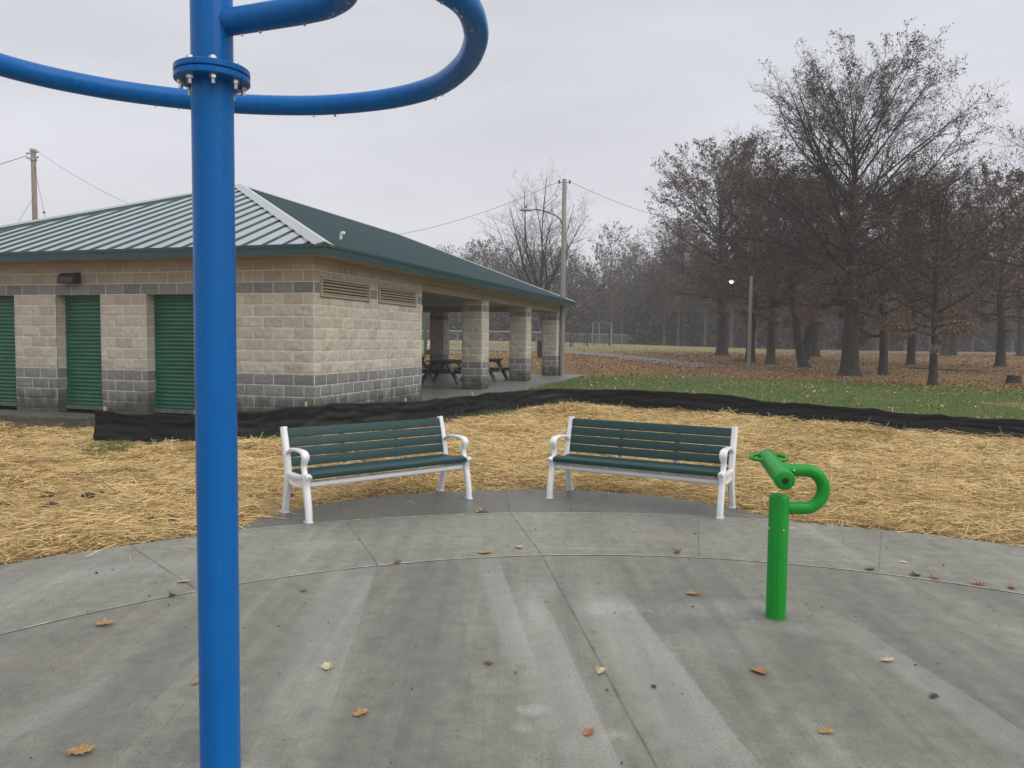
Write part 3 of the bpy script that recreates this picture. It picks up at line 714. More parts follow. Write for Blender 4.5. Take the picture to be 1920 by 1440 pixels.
for a, b in DOORS:                                   # door reveals
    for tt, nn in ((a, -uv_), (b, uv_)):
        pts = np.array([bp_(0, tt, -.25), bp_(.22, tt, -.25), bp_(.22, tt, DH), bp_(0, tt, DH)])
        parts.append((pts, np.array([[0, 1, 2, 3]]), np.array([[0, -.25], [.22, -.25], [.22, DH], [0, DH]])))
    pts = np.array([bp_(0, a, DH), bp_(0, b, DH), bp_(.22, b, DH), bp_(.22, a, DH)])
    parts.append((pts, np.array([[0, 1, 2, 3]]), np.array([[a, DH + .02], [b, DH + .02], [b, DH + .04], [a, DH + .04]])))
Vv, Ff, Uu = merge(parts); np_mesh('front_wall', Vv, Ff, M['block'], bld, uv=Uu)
LOUV = [(.20, 2.06), (2.48, 4.34)]; LZ0, LZ1 = 2.19, 2.53
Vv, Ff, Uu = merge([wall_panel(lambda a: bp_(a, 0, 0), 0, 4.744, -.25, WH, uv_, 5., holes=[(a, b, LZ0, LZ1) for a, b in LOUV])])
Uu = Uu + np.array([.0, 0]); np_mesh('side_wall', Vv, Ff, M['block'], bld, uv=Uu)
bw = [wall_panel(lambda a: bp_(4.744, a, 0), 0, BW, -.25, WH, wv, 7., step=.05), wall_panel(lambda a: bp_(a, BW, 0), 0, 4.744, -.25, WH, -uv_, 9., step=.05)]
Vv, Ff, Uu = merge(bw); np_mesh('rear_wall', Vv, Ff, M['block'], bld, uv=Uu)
def column(s0, t0, w=.615):
    ps = [wall_panel(lambda a: bp_(s0, t0 + a, 0), 0, w, -.1, WH - .27, -wv, 3. + s0, step=.03), wall_panel(lambda a: bp_(s0 + w, t0 + a, 0), 0, w, -.1, WH - .27, wv, 4., step=.05),
          wall_panel(lambda a: bp_(s0 + a, t0, 0), 0, w, -.1, WH - .27, uv_, 5. + s0, step=.03), wall_panel(lambda a: bp_(s0 + a, t0 + w, 0), 0, w, -.1, WH - .27, -uv_, 6., step=.05)]
    Vv, Ff, Uu = merge(ps); return np_mesh('column', Vv, Ff, M['block'], bld, uv=Uu)
for s0 in (9.10, 13.88, 18.47):
    column(s0, 0.); column(s0, BW - .615)
column(18.47, 4.9)
# shutters
for a, b in DOORS:
    bm = bmesh.new(); nsl = 30; hh = (DH + .02) / nsl
    prof = []
    for k in range(nsl):
        z = .0 + k * hh
        prof += [(.222, z), (.205, z + hh * .12), (.196, z + hh * .45), (.203, z + hh * .8), (.222, z + hh * .92)]
    prof.append((.222, DH + .02))
    prev = None
    for s_, z in prof:
        cur = (bm.verts.new(bp_(s_, a - .01, z)), bm.verts.new(bp_(s_, b + .01, z)))
        if prev: bm.faces.new((prev[0], prev[1], cur[1], cur[0]))
        prev = cur
    d = obj('shutter_door', bm, M['door_green'], bld)
    bm = bmesh.new(); 
    for zc, th_ in ((.045, .075),):
        box(bm, (0, 0, 0), (b - a - .01, .03, th_), Matrix.Rotation(-TH, 4, 'Z'))
        bmesh.ops.translate(bm, vec=bp_(.182, (a + b) / 2, zc), verts=bm.verts[:])
    obj('bottom_bar', bm, M['door_bar'], d)
# louvers
for a, b in LOUV:
    bm = bmesh.new(); rz = Matrix.Rotation(math.pi / 2 - TH, 4, 'Z'); L_ = b - a; H_ = LZ1 - LZ0; cc = (a + b) / 2
    def lb(ds, dz, ww, hh_, dp, out, tilt=0):
        m = rz @ Matrix.Rotation(tilt, 4, 'X')
        box(bm, bp_(cc + ds, -out, (LZ0 + LZ1) / 2 + dz), (ww, dp, hh_), m)
    lb(0, H_ / 2 - .016, L_, .032, .06, .006); lb(0, -H_ / 2 + .016, L_ + .03, .032, .075, .012)
    lb(-L_ / 2 + .018, 0, .036, H_ - .066, .06, .004); lb(L_ / 2 - .018, 0, .036, H_ - .066, .06, .004)
    lv = obj('louver_vent', bm, M['louver_tan'], bld)
    bm = bmesh.new()
    for k in range(5): lb(0, -H_ / 2 + .060 + k * .056, L_ - .075, .031, .008, -.006, R_(22))
    obj('blades', bm, M['louver_tan'], lv)
    bm = bmesh.new(); lb(0, 0, L_ - .05, H_ - .05, .01, -.06); obj('gap_shade', bm, M['dark_bronze'], lv)  # dark sheet stands in for the shade between the blades
# wall lamp
bm = bmesh.new()
prof = [(0, 2.44), (-.19, 2.44), (-.20, 2.50), (-.185, 2.57), (-.14, 2.625), (-.07, 2.65), (0, 2.65)]
ra = [bm.verts.new(bp_(s_, 5.03, z)) for s_, z in prof]; rb_ = [bm.verts.new(bp_(s_, 5.42, z)) for s_, z in prof]
bm.faces.new(ra); bm.faces.new(rb_[::-1])
for i in range(len(prof)): j = (i + 1) % len(prof); bm.faces.new((ra[i], rb_[i], rb_[j], ra[j]))
bmesh.ops.bevel(bm, geom=bm.edges[:], offset=.008, segments=2, affect='EDGES')
bmesh.ops.translate(bm, vec=-wv * .012, verts=bm.verts[:])
obj('wall_lamp', bm, M['dark_bronze'], bld)
# slab
bm = bmesh.new(); sl = [bp_(4.74, -.9, 0), bp_(19.9, -.9, 0), bp_(19.9, BW + .6, 0), bp_(4.74, BW + .6, 0)]
poly_prism(bm, [(p.x, p.y) for p in sl], -.35, -.002); obj('slab', bm, M['concrete_slab'], bld)
bm = bmesh.new(); sl = [bp_(-.75, -.0, 0), bp_(-.02, -.0, 0), bp_(-.02, BW + .6, 0), bp_(-.75, BW + .6, 0)]
poly_prism(bm, [(p.x, p.y) for p in sl], -.35, -.05); obj('door_apron', bm, M['concrete_bench'], bld)
# roof
OV, OVF = .5, .22; ZE = 3.0; ZA = 5.30; ZF = 2.845       # heights above floor: fascia top, ridge, fascia bottom
E1, E2, E3, E4 = (-OV, -OV), (BL + OVF, -OV), (BL + OVF, BW + OV), (-OV, BW + OV)
A1, A2 = (BW / 2, BW / 2), (14.35, BW / 2)
def up3(st, z): return bp_(st[0], st[1], z)
def slope(name, quad, mat=M['roof_green']):
    bm = bmesh.new(); vs = [bm.verts.new(p) for p in quad]; f = bm.faces.new(vs); f.normal_update()
    nrm = f.normal.copy() * (1 if f.normal.z > 0 else -1)
    r = bmesh.ops.extrude_face_region(bm, geom=[f]); bmesh.ops.translate(bm, vec=-nrm * .03, verts=[v for v in r['geom'] if isinstance(v, bmesh.types.BMVert)])
    return obj(name, bm, mat, bld), nrm
def pz(st0, st1, z0, z1): return up3(st0, z0), up3(st1, z1)
sf = slope('roof_panel', [up3(E1, ZE), up3(E4, ZE), up3(A1, ZA)])
ss = slope('roof_panel', [up3(E1, ZE), up3(E2, ZE), up3(A2, ZA), up3(A1, ZA)])
sb = slope('roof_panel', [up3(E2, ZE), up3(E3, ZE), up3(A2, ZA)])
sk = slope('roof_panel', [up3(E4, ZE), up3(E3, ZE), up3(A2, ZA), up3(A1, ZA)])
def ribs(eave0, eave1, apex0, apex1, panel, spacing=.4064):
    """ribs from the eave up the slope, clipped by hips and ridge"""
    e0, e1, a0, a1 = [Vector((*p, 0)) for p in (eave0, eave1, apex0, apex1)]
    L_ = (e1 - e0).length; ed = (e1 - e0) / L_; run = (a0 - e0).dot(Vector((-ed.y, ed.x, 0))); nd = Vector((-ed.y, ed.x, 0)) * (1 if run > 0 else -1); run = abs(run)
    x0, x1 = (a0 - e0).dot(ed), (a1 - e0).dot(ed)
    bm = bmesh.new(); k = 1; rise = ZA - ZE
    o, nrm = panel
    while k * spacing < L_ - .1:
        x = k * spacing; k += 1
        f = min(1, x / x0 if x0 > 0 else 1, (L_ - x) / (L_ - x1))
        if f < .03: continue
        b0_ = e0 + ed * x; b1_ = e0 + ed * x + nd * run * f
        p0 = up3((b0_.x, b0_.y), ZE); p1 = up3((b1_.x, b1_.y), ZE + rise * f)
        sd = up3((ed.x, ed.y), 0).normalized(); w_, h_ = .013, .023
        vs = []
        for p in (p0 - (p1 - p0).normalized() * .01, p1):
            vs.append([bm.verts.new(q) for q in (p - sd * w_ - nrm * .005, p + sd * w_ - nrm * .005, p + sd * w_ * .3 + nrm * h_, p - sd * w_ * .3 + nrm * h_)])
        for i in range(4): j = (i + 1) % 4; bm.faces.new((vs[0][i], vs[0][j], vs[1][j], vs[1][i]))
        bm.faces.new(vs[0][::-1]); bm.faces.new(vs[1])
    obj('standing_seams', bm, M['seam_green'], o)
ribs(E1, E4, A1, A1, sf); ribs(E1, E2, A1, A2, ss); ribs(E2, E3, A2, A2, sb); ribs(E4, E3, A1, A2, sk)
def cap(name, p, q, n1, n2):
    d = (q - p).normalized(); bm = bmesh.new(); l1 = d.cross(n1).normalized(); l2 = d.cross(n2).normalized()
    # one strip down each slope
    s1 = l1 if l1.z < 0 else -l1; s2 = l2 if l2.z < 0 else -l2
    up_ = (n1 + n2).normalized()
    ring = []
    for c_ in (p, q):
        ring.append([bm.verts.new(v) for v in (c_ + s1 * .17 + n1 * .036, c_ + s1 * .02 + n1 * .050, c_ + up_ * .056, c_ + s2 * .02 + n2 * .050, c_ + s2 * .17 + n2 * .036, c_ + s2 * .16 - n2 * .01, c_ + up_ * .005, c_ + s1 * .16 - n1 * .01)])
    for i in range(8): j = (i + 1) % 8; bm.faces.new((ring[0][i], ring[0][j], ring[1][j], ring[1][i]))
    bm.faces.new(ring[0][::-1]); bm.faces.new(ring[1])
    obj(name, bm, M['roof_green'], bld)
nf, ns, nb, nk = sf[1], ss[1], sb[1], sk[1]
cap('hip_cap', up3(E1, ZE), up3(A1, ZA), nf, ns); cap('hip_cap', up3(E4, ZE), up3(A1, ZA), nf, nk)
cap('hip_cap', up3(E2, ZE), up3(A2, ZA), nb, ns); cap('hip_cap', up3(E3, ZE), up3(A2, ZA), nb, nk)
cap('ridge_cap', up3(A1, ZA), up3(A2, ZA), ns, nk)
# fascia: four boards butting at the corners, with a small drip lip
def stbox(bm, s0, s1, t0, t1, z0, z1):
    P_ = [bp_(s, t, z) for z in (z0, z1) for s, t in ((s0, t0), (s1, t0), (s1, t1), (s0, t1))]
    v = [bm.verts.new(p) for p in P_]
    for f in ((3, 2, 1, 0), (4, 5, 6, 7), (0, 1, 5, 4), (1, 2, 6, 5), (2, 3, 7, 6), (3, 0, 4, 7)): bm.faces.new([v[i] for i in f])
FT = .03
bm = bmesh.new()
for s0, s1, t0, t1 in ((-OV - FT, -OV, -OV - FT, BW + OV + FT), (BL + OVF, BL + OVF + FT, -OV - FT, BW + OV + FT), (-OV, BL + OVF, -OV - FT, -OV), (-OV, BL + OVF, BW + OV, BW + OV + FT)):
    stbox(bm, s0, s1, t0, t1, ZF + .0, ZE + .012)
for s0, s1, t0, t1 in ((-OV - FT - .012, -OV - FT, -OV - FT - .012, BW + OV + FT), (-OV - FT, BL + OVF + FT, -OV - FT - .012, -OV - FT)):
    stbox(bm, s0, s1, t0, t1, ZE - .035, ZE + .018)
obj('fascia', bm, M['fascia_green'], bld)
bm = bmesh.new()
stbox(bm, -OV, BL + OVF, -OV, BW + OV, WH + .004, WH + .03)
obj('soffit', bm, M['soffit_tan'], bld)
bm = bmesh.new(); stbox(bm, 4.76, BL - .05, .1, BW - .1, WH - .045, WH + .001); obj('ceiling', bm, M['ceiling'], bld)
bm = bmesh.new()
stbox(bm, -.035, -.012, -.035, BW + .02, WH - .10, WH + .002); stbox(bm, -.012, BL, -.035, -.022, WH - .10, WH + .002)
obj('soffit_trim', bm, M['soffit_tan'], bld)
bm = bmesh.new()
for s0, s1, t0, t1 in ((4.76, BL, .06, .52), (4.76, BL, BW - .52, BW - .06), (BL - .52, BL - .02, .52, BW - .52)):
    stbox(bm, s0, s1, t0, t1, WH - .268, WH - .0455 if t0 != .06 else WH + .001)
obj('beam', bm, M['soffit_tan'], bld)
for s0 in (9.41, 14.19):
    bm = bmesh.new(); stbox(bm, s0 - .12, s0 + .05, .03, .06, WH - .268, WH - .002); obj('beam_cover', bm, M['soffit_tan'], bld)
# plumbing vent through the side slope
p = bp_(1.95, .55, ZE + (ZA - ZE) * (.55 + OV) / (BW / 2 + OV))
bm = bmesh.new(); tube(bm, smooth_path([p - zv * .05, p + zv * .07, p + zv * .12 - wv * .02 + uv_ * .04, p + zv * .11 + uv_ * .09], 5), .030, 14); obj('vent_pipe', bm, M['play_white'], bld)

# ------------------------------------------------------------------ picnic tables
def picnic_table(label):
    t = empty('picnic_table', (0, 0, 0), 0, label, 'picnic table', 'picnic tables under the shelter')
    T_ = M['table_green']
    bm = bmesh.new()
    for k in range(5): box(bm, (0, -.30 + k * .15, .74), (1.85, .14, .04), bev=.005)
    obj('tabletop', bm, T_, t)
    for s in (-1, 1):
        bm = bmesh.new()
        for k in range(2): box(bm, (0, s * (.60 + k * .15), .44), (1.85, .14, .04), bev=.005)
        obj('seat', bm, T_, t)
    for x in (-.62, .62):
        bm = bmesh.new()
        for s in (-1, 1):
            d = Vector((0, s * .42, -.72)); cyl(bm, (x, s * .22, .72), (x, s * .64, 0.0), .065, seg=4)
        box(bm, (x + .05, 0, .39), (.04, 1.5, .09)); box(bm, (x + .05, 0, .675), (.04, .72, .08))
        obj('leg_frame', bm, T_, t)
    return t
def bpos(s, t, z=0): p = bworld(s, t, z); return (p.x, p.y, p.z)
pt = picnic_table('dark green picnic table nearest the block wall under the shelter'); pt.location = bpos(11.6, 2.1); pt.rotation_euler = (0, 0, math.pi / 2 - TH + .08)
dup(pt, bpos(14.0, 1.55), math.pi / 2 - TH - .05, 'dark green picnic table half hidden behind the nearest block column')
dup(pt, bpos(15.0, 4.9), math.pi / 2 - TH + .05, 'dark green picnic table farther back, its top showing above the nearest one')

# ------------------------------------------------------------------ silt fence
def silt_fence():
    root = empty('silt_fence', (0, 0, 0), 0, 'low black fabric silt fence running along the edge of the straw', 'silt fence')
    P = smooth_path([(x, y, 0) for x, y in FENCE], 14); N = len(P); rows = 15
    r = np.random.default_rng(4); arc_ = np.concatenate([[0], np.cumsum([(P[i + 1] - P[i]).length for i in range(N - 1)])])
    # resample densely
    S = np.linspace(0, arc_[-1], 620); PXs = np.interp(S, arc_, [p.x for p in P]); PYs = np.interp(S, arc_, [p.y for p in P])
    tx = np.gradient(PXs); ty = np.gradient(PYs); ln = np.hypot(tx, ty); nx, ny = ty / ln, -tx / ln
    Vs = []
    for j in range(rows):
        f = j / (rows - 1)
        for i in range(len(S)):
            s = S[i]
            ht = .47 - .17 * float(sst(1, 7, PXs[i])) + .012 * (float(VN1(s * .8, 3.1)) - .5)
            sag = .012 * abs(math.sin(math.pi * s / 1.9))
            fold = (abs(float(VN1(s * .9 + f * 3.2, f * 2.5)) - .5) - .2) * .06 * math.sin(math.pi * min(1, f * 1.05 + .03)) + (abs(float(VN2(s * 1.6 - f * 4., f * 7)) - .5) - .2) * .06 * (1 - .5 * f) + (float(VN3(s * 7 + f * 6., f * 14)) - .5) * .022
            foot = -.10 * (1 - f) ** 3
            off = fold - foot
            x, y = PXs[i] + nx[i] * off, PYs[i] + ny[i] * off
            Vs.append((x, y, float(gz(PXs[i], PYs[i])) - .02 + f * (ht - sag) + (0 if j else -.02)))
    Vs = np.array(Vs); n_ = len(S); I_ = np.arange(rows * n_).reshape(rows, n_)
    Fq = np.stack([I_[:-1, :-1], I_[:-1, 1:], I_[1:, 1:], I_[1:, :-1]], -1).reshape(-1, 4)
    t = NT('black silt fabric'); v = t.coord()
    n = t.noise(v, 3, 5)
    t.set(Base_Color=t.ramp(n, (.3, (.004, .005, .006)), (.65, (.008, .009, .010)), (.85, (.022, .022, .021))), Roughness=t.rng(n, .3, .7, .30, .6), Specular_IOR_Level=.22)
    t.bump(t.noise(t.coord(scale=(1, 1, 3)), 12, 4), .35, .02)
    o = np_mesh('fabric', Vs, Fq, t.m, root, smooth=True)
    md = o.modifiers.new('thick', 'SOLIDIFY'); md.thickness = .004
    s = 0.1
    while s < arc_[-1]:
        x, y = float(np.interp(s, S, PXs)), float(np.interp(s, S, PYs)); k = int(np.interp(s, S, np.arange(n_)))
        x -= nx[k] * .10; y -= ny[k] * .10; g = gzf(x, y)
        bm = bmesh.new(); ht = .47 - .17 * float(sst(1, 7, x)); box(bm, (x, y, g + (ht + .03 - .15) / 2), (.035, .035, ht + .18), Matrix.Rotation(random.uniform(-.08, .08), 4, 'Y') @ Matrix.Rotation(random.uniform(0, 1), 4, 'Z'))
        obj('stake', bm, M['stake'], root); s += 1.9 if s > 1 else 1.25
silt_fence()

# ------------------------------------------------------------------ straw
def ribbons(base, yaw, pitch, length, width, bend, curl):
    """3-point ribbons (2 quads each)"""
    d = np.stack([np.cos(yaw) * np.cos(pitch), np.sin(yaw) * np.cos(pitch), np.sin(pitch)], -1)
    sdv = np.stack([-np.sin(yaw), np.cos(yaw), np.zeros_like(yaw)], -1)
    N = len(base); out = np.zeros((N, 3, 2, 3))
    for k, f in enumerate((-.5, 0, .5)):
        c = base + d * (length * f)[:, None] + sdv * (bend * (f * f * 4 - .5))[:, None]
        c[:, 2] += curl * (1 - f * f * 4)
        w = sdv * (width / 2)[:, None] + np.array([0, 0, 1.]) * (width * .35)[:, None]
        out[:, k, 0] = c - w; out[:, k, 1] = c + w
    Vs = out.reshape(-1, 3); i0 = np.arange(N)[:, None] * 6
    Fq = np.concatenate([i0 + np.array([0, 1, 3, 2]), i0 + np.array([2, 3, 5, 4])], 1).reshape(-1, 4)
    return Vs, Fq
def straw():
    r = np.random.default_rng(11); N = 770000
    x = r.uniform(-12, 15, N); y = 2.5 + 15 * r.random(N) ** 1.15
    d = pad_dist(x, y); top = np.where(x < -5.8, np.interp(x, [-11, -8, -6.4, -5.85], [12.9, 12.4, 11.8, 11.0]), fence_y(x))
    up = top - y
    inview = np.abs(x) < .74 * y + 4
    nzv = VN3(x * 1.3, y * 1.3) * .6 + VN1(x * 3.7, y * 3.7) * .4
    edge = sst(-.02, .16, d + (VN2(x * 4, y * 4) - .55) * .24) * sst(-.05, .5, up + (VN1(x * 2, y * 2) - .5) * .8)
    dens = edge * np.clip(.50 + 1.5 * (nzv - .27), .12, 1.0)
    left = (x < -1.6) & (y < 10.5); hole = sst(.60, .70, VN2(x * 2.3 + 40, y * 2.3)) * left
    dens *= 1 - .85 * hole
    stray = (d < .0) & (d > -.5) & (r.random(N) < .020 * np.exp(d * 6))
    keep = inview & (((r.random(N) < dens) & (d > -.04)) | stray)
    x, y, d = x[keep], y[keep], d[keep]; n = len(x)
    clump = VN1(x * .9 + 9, y * .9) ; ang = r.uniform(0, 2 * np.pi, n) * .85 + VN2(x * .9, y * .9) * 6
    ln = r.uniform(.06, .26, n); wd = r.uniform(.0018, .0042, n) * np.interp(y, [5, 16], [1., 1.6])
    pit = r.normal(0, .13, n); wild = r.random(n) < .05; pit[wild] = r.normal(0, .5, wild.sum())
    h = r.random(n) ** 1.5 * (.035 + .035 * clump) * sst(-.05, .3, d) + .004
    # piles
    for (cx, cy, rr, hh) in ((1.35, 15.8, .9, .16), (-7.9, 11.7, .8, .16), (3.6, 13.8, 1.2, .09), (-3.6, 9.9, 1.0, .10)):
        h += hh * np.exp(-((x - cx) ** 2 + (y - cy) ** 2) / rr ** 2) * r.random(n)
    z = np.maximum(gz(x, y), np.where(d < 0, .003, -1)) + h + np.abs(np.sin(pit)) * ln * .32
    Vs, Fq = ribbons(np.stack([x, y, z], -1), ang, pit, ln, wd, r.normal(0, .018, n), r.normal(.006, .010, n))
    tint = np.clip(r.beta(2.2, 2.2, n) * .85 + (nzv[keep] - .5) * .22 + .08, 0, 1)
    tag(np_mesh('straw_mulch', Vs, Fq, M['straw'], tint=np.repeat(tint, 2)), 'golden straw mulch spread over the soil behind the benches', 'straw', kind='stuff')
straw()
# soil clods showing through on the left
def clods():
    t = NT('dark soil'); n = t.noise(t.coord(), 18, 6, .7)
    t.set(Base_Color=t.ramp(n, (.3, (.030, .021, .014)), (.7, (.085, .060, .040))), Roughness=.9); t.bump(n, .8, .03)
    r = random.Random(8); bm = bmesh.new()
    spots = [(-3.75, 7.9), (-3.55, 7.95), (-3.9, 7.7), (-4.3, 7.6), (-3.3, 8.0), (-4.6, 7.0), (-4.2, 7.05), (-3.7, 6.95), (-4.95, 6.5), (-4.6, 6.0), (-4.4, 6.05), (-6.2, 9.0), (-2.25, 7.6), (-2.9, 6.6), (-3.4, 8.6), (-4.8, 5.95)]
    for cx, cy in spots:
        for k in range(r.randrange(1, 4)):
            x, y = cx + r.gauss(0, .12), cy + r.gauss(0, .08); s = r.uniform(.018, .05)
            q = bmesh.ops.create_icosphere(bm, subdivisions=2, radius=s)
            for v in q['verts']: v.co *= 1 + r.uniform(-.22, .22)
            bmesh.ops.scale(bm, vec=(1.3, 1, .6), verts=q['verts']); bmesh.ops.translate(bm, vec=(x, y, gzf(x, y) + .012), verts=q['verts'])
    # soil lip along the concrete edge
    tag(obj('soil_clods', bm, t.m), 'dark clods of soil poking through the straw on the left', 'soil', kind='stuff')
clods()

# ------------------------------------------------------------------ grass, litter
def in_building(x, y, m=0.):
    dx, dy = x - BX, y - BY; s = dx * wv.x + dy * wv.y; t_ = -(dx * uv_.x + dy * uv_.y)
    return (s > -.8 - m) & (s < 19.9 + m) & (t_ > -.95 * (s > 4.6) - m) & (t_ < BW + .6 + m)
def road_y(x): return np.interp(x, [-30, -1.4, 4, 8, 10.2, 12, 14], [60, 56.9, 56.4, 48.5, 39.9, 36.0, 32.5])
def grass():
    r = np.random.default_rng(21); N = 520000
    y = 9 + 35 * r.random(N) ** 1.25; x = r.uniform(-1, 1, N) * (.72 * y + 5)
    up = y - fence_y(x); ok = (up > -.0) & ~in_building(x, y)
    yl = y + .42 * x + (VN1(x * .35, y * .35) - .5) * 9
    p = (1 - sst(30, 38, yl)) + .10
    ok &= r.random(N) < p
    ok &= ~((x < -5.6) & (y < 14.6))
    # tufts at the fence foot inside
    M2 = 26000; s = r.uniform(-5.9, 2.4, M2); yy = fence_y(s) - np.abs(r.normal(0, .35, M2)) - .02
    k2 = (VN2(s * 1.5, yy * 1.5) > np.where(s < -.2, .36, .62)); 
    x = np.concatenate([x[ok], s[k2]]); y = np.concatenate([y[ok], yy[k2]]); n = len(x); near = np.zeros(n, bool); near[-k2.sum():] = True
    h = r.uniform(.03, .085, n) * np.where(near, 1.9, 1); wd = r.uniform(.006, .012, n) * np.interp(y, [10, 40], [.7, 2.2]); yaw = r.uniform(0, 6.28, n)
    lean = r.uniform(.1, .9, n) * h
    b = np.stack([x, y, gz(x, y) - .01], -1); sd = np.stack([np.cos(yaw), np.sin(yaw), 0 * x], -1) * (wd / 2)[:, None]
    la = r.uniform(0, 6.28, n); tip = b + np.stack([np.cos(la) * lean, np.sin(la) * lean, h], -1)
    Vs = np.stack([b - sd, b + sd, tip], 1).reshape(-1, 3); Fq = np.arange(3 * n).reshape(-1, 3)
    tag(np_mesh('grass', Vs, Fq, M['grass'], tint=np.clip(r.beta(2, 2.5, n) + (VN1(x * .5, y * .5) - .5) * .4, 0, 1)), 'short green park grass beyond the silt fence', 'grass', kind='stuff')
grass()
def litter():
    r = np.random.default_rng(31); N = 340000
    y = 9 + 66 * r.random(N) ** 1.4; x = r.uniform(-1, 1, N) * (.72 * y + 5)
    up = y - fence_y(x); yl = y + .42 * x + (VN1(x * .35, y * .35) - .5) * 9; fl = y - .55 * x
    p = .045 + .93 * sst(29, 39, yl) * (1 - .88 * sst(46, 60, fl))
    p *= .35 + .9 * VN2(x * .6, y * .6)
    ry = road_y(x); onroad = np.abs(y - ry) < 1.8
    p = np.where(onroad, p * .12 + .25 * sst(8, 11, x), p)
    ok = (up > .1) & ~in_building(x, y) & (r.random(N) < p) & ~((x < -5.6) & (y < 14.6))
    x, y = x[ok], y[ok]; n = len(x); s = r.uniform(.020, .046, n) * np.interp(y, [13, 60], [.9, 1.5])
    yaw = r.uniform(0, 6.28, n); tl = r.uniform(-.7, .7, n); tl2 = r.uniform(-.6, .6, n)
    a = np.stack([np.cos(yaw), np.sin(yaw), tl], -1) * s[:, None]; b = np.stack([-np.sin(yaw), np.cos(yaw), tl2], -1) * (s * .7)[:, None]
    c = np.stack([x, y, gz(x, y) + .03 + .035 * r.random(n)], -1)
    Vs = np.stack([c - a, c - b, c + a, c + b], 1).reshape(-1, 3); Fq = np.arange(4 * n).reshape(-1, 4)
    tag(np_mesh('leaf_litter', Vs, Fq, M['litter'], tint=np.clip(r.beta(2, 2.2, n) + (yl[ok] < 31) * .25, 0, 1)), 'orange and brown fallen leaves scattered over the lawn under the trees', 'fallen leaves', kind='stuff')
litter()

# ------------------------------------------------------------------ park road
t = NT('worn asphalt'); v = t.coord(); t.set(Base_Color=t.ramp(t.noise(v, 3, 6, .7), (.3, (.12, .115, .11)), (.7, (.19, .185, .18))), Roughness=.55); M['asphalt'] = t.m
rx = np.concatenate([np.linspace(-30, 4, 40), np.linspace(4.3, 10.6, 40)]); ryv = road_y(rx)
kern = np.ones(9) / 9; ryv = np.convolve(np.pad(ryv, 4, 'edge'), kern, 'valid')
Vs = []
for i in range(len(rx)):
    tg = np.array([rx[min(i + 1, len(rx) - 1)] - rx[max(i - 1, 0)], ryv[min(i + 1, len(rx) - 1)] - ryv[max(i - 1, 0)]]); tg /= np.linalg.norm(tg); nn = np.array([-tg[1], tg[0]])
    for k in range(-3, 4):
        q = np.array([rx[i], ryv[i]]) + nn * k * .62; Vs.append((q[0], q[1], gzf(*q) + .035))
I_ = np.arange(len(Vs)).reshape(-1, 7); Fq = np.stack([I_[:-1, :-1], I_[1:, :-1], I_[1:, 1:], I_[:-1, 1:]], -1).reshape(-1, 4)
tag(np_mesh('park_road', np.array(Vs), Fq, M['asphalt'], smooth=True), kind='structure')

# ------------------------------------------------------------------ trees
def tubes(P, Rr, k):
    """P (N,n,3), Rr (N,n) -> verts, quads"""
    N, n, _ = P.shape
    T = np.empty_like(P); T[:, 1:-1] = P[:, 2:] - P[:, :-2]; T[:, 0] = P[:, 1] - P[:, 0]; T[:, -1] = P[:, -1] - P[:, -2]
    T /= np.linalg.norm(T, axis=-1, keepdims=True) + 1e-9
    ref = np.where(np.abs(T[..., 2:3]) > .9, np.array([1., 0, 0]), np.array([0, 0, 1.]))
    A = np.cross(T, ref); A /= np.linalg.norm(A, axis=-1, keepdims=True) + 1e-9; B = np.cross(T, A)
    an = np.arange(k) * 2 * np.pi / k
    Vv = P[:, :, None] + (A[:, :, None] * np.cos(an)[None, None, :, None] + B[:, :, None] * np.sin(an)[None, None, :, None]) * Rr[:, :, None, None]
    I = np.arange(N * n * k).reshape(N, n, k); J = np.roll(I, -1, axis=2)
    Fq = np.stack([I[:, :-1], J[:, :-1], J[:, 1:], I[:, 1:]], -1).reshape(-1, 4)
    return Vv.reshape(-1, 3), Fq
def grow(r, p0, d0, L, r0, n, wander, trop, tip=.15):
    """vectorised branches: p0,d0 (N,3), L,r0 (N,)"""
    N = len(p0); P = np.zeros((N, n + 1, 3)); P[:, 0] = p0; d = d0 / np.linalg.norm(d0, axis=1, keepdims=True)
    trop = np.broadcast_to(np.asarray(trop, float), (N,))
    for i in range(n):
        d = d + r.normal(0, wander, (N, 3)); d[:, 2] += trop / n
        d /= np.linalg.norm(d, axis=1, keepdims=True); P[:, i + 1] = P[:, i] + d * (L / n)[:, None]
    Rr = r0[:, None] * (1 - (1 - tip) * np.linspace(0, 1, n + 1)[None] ** .9)
    return P, Rr
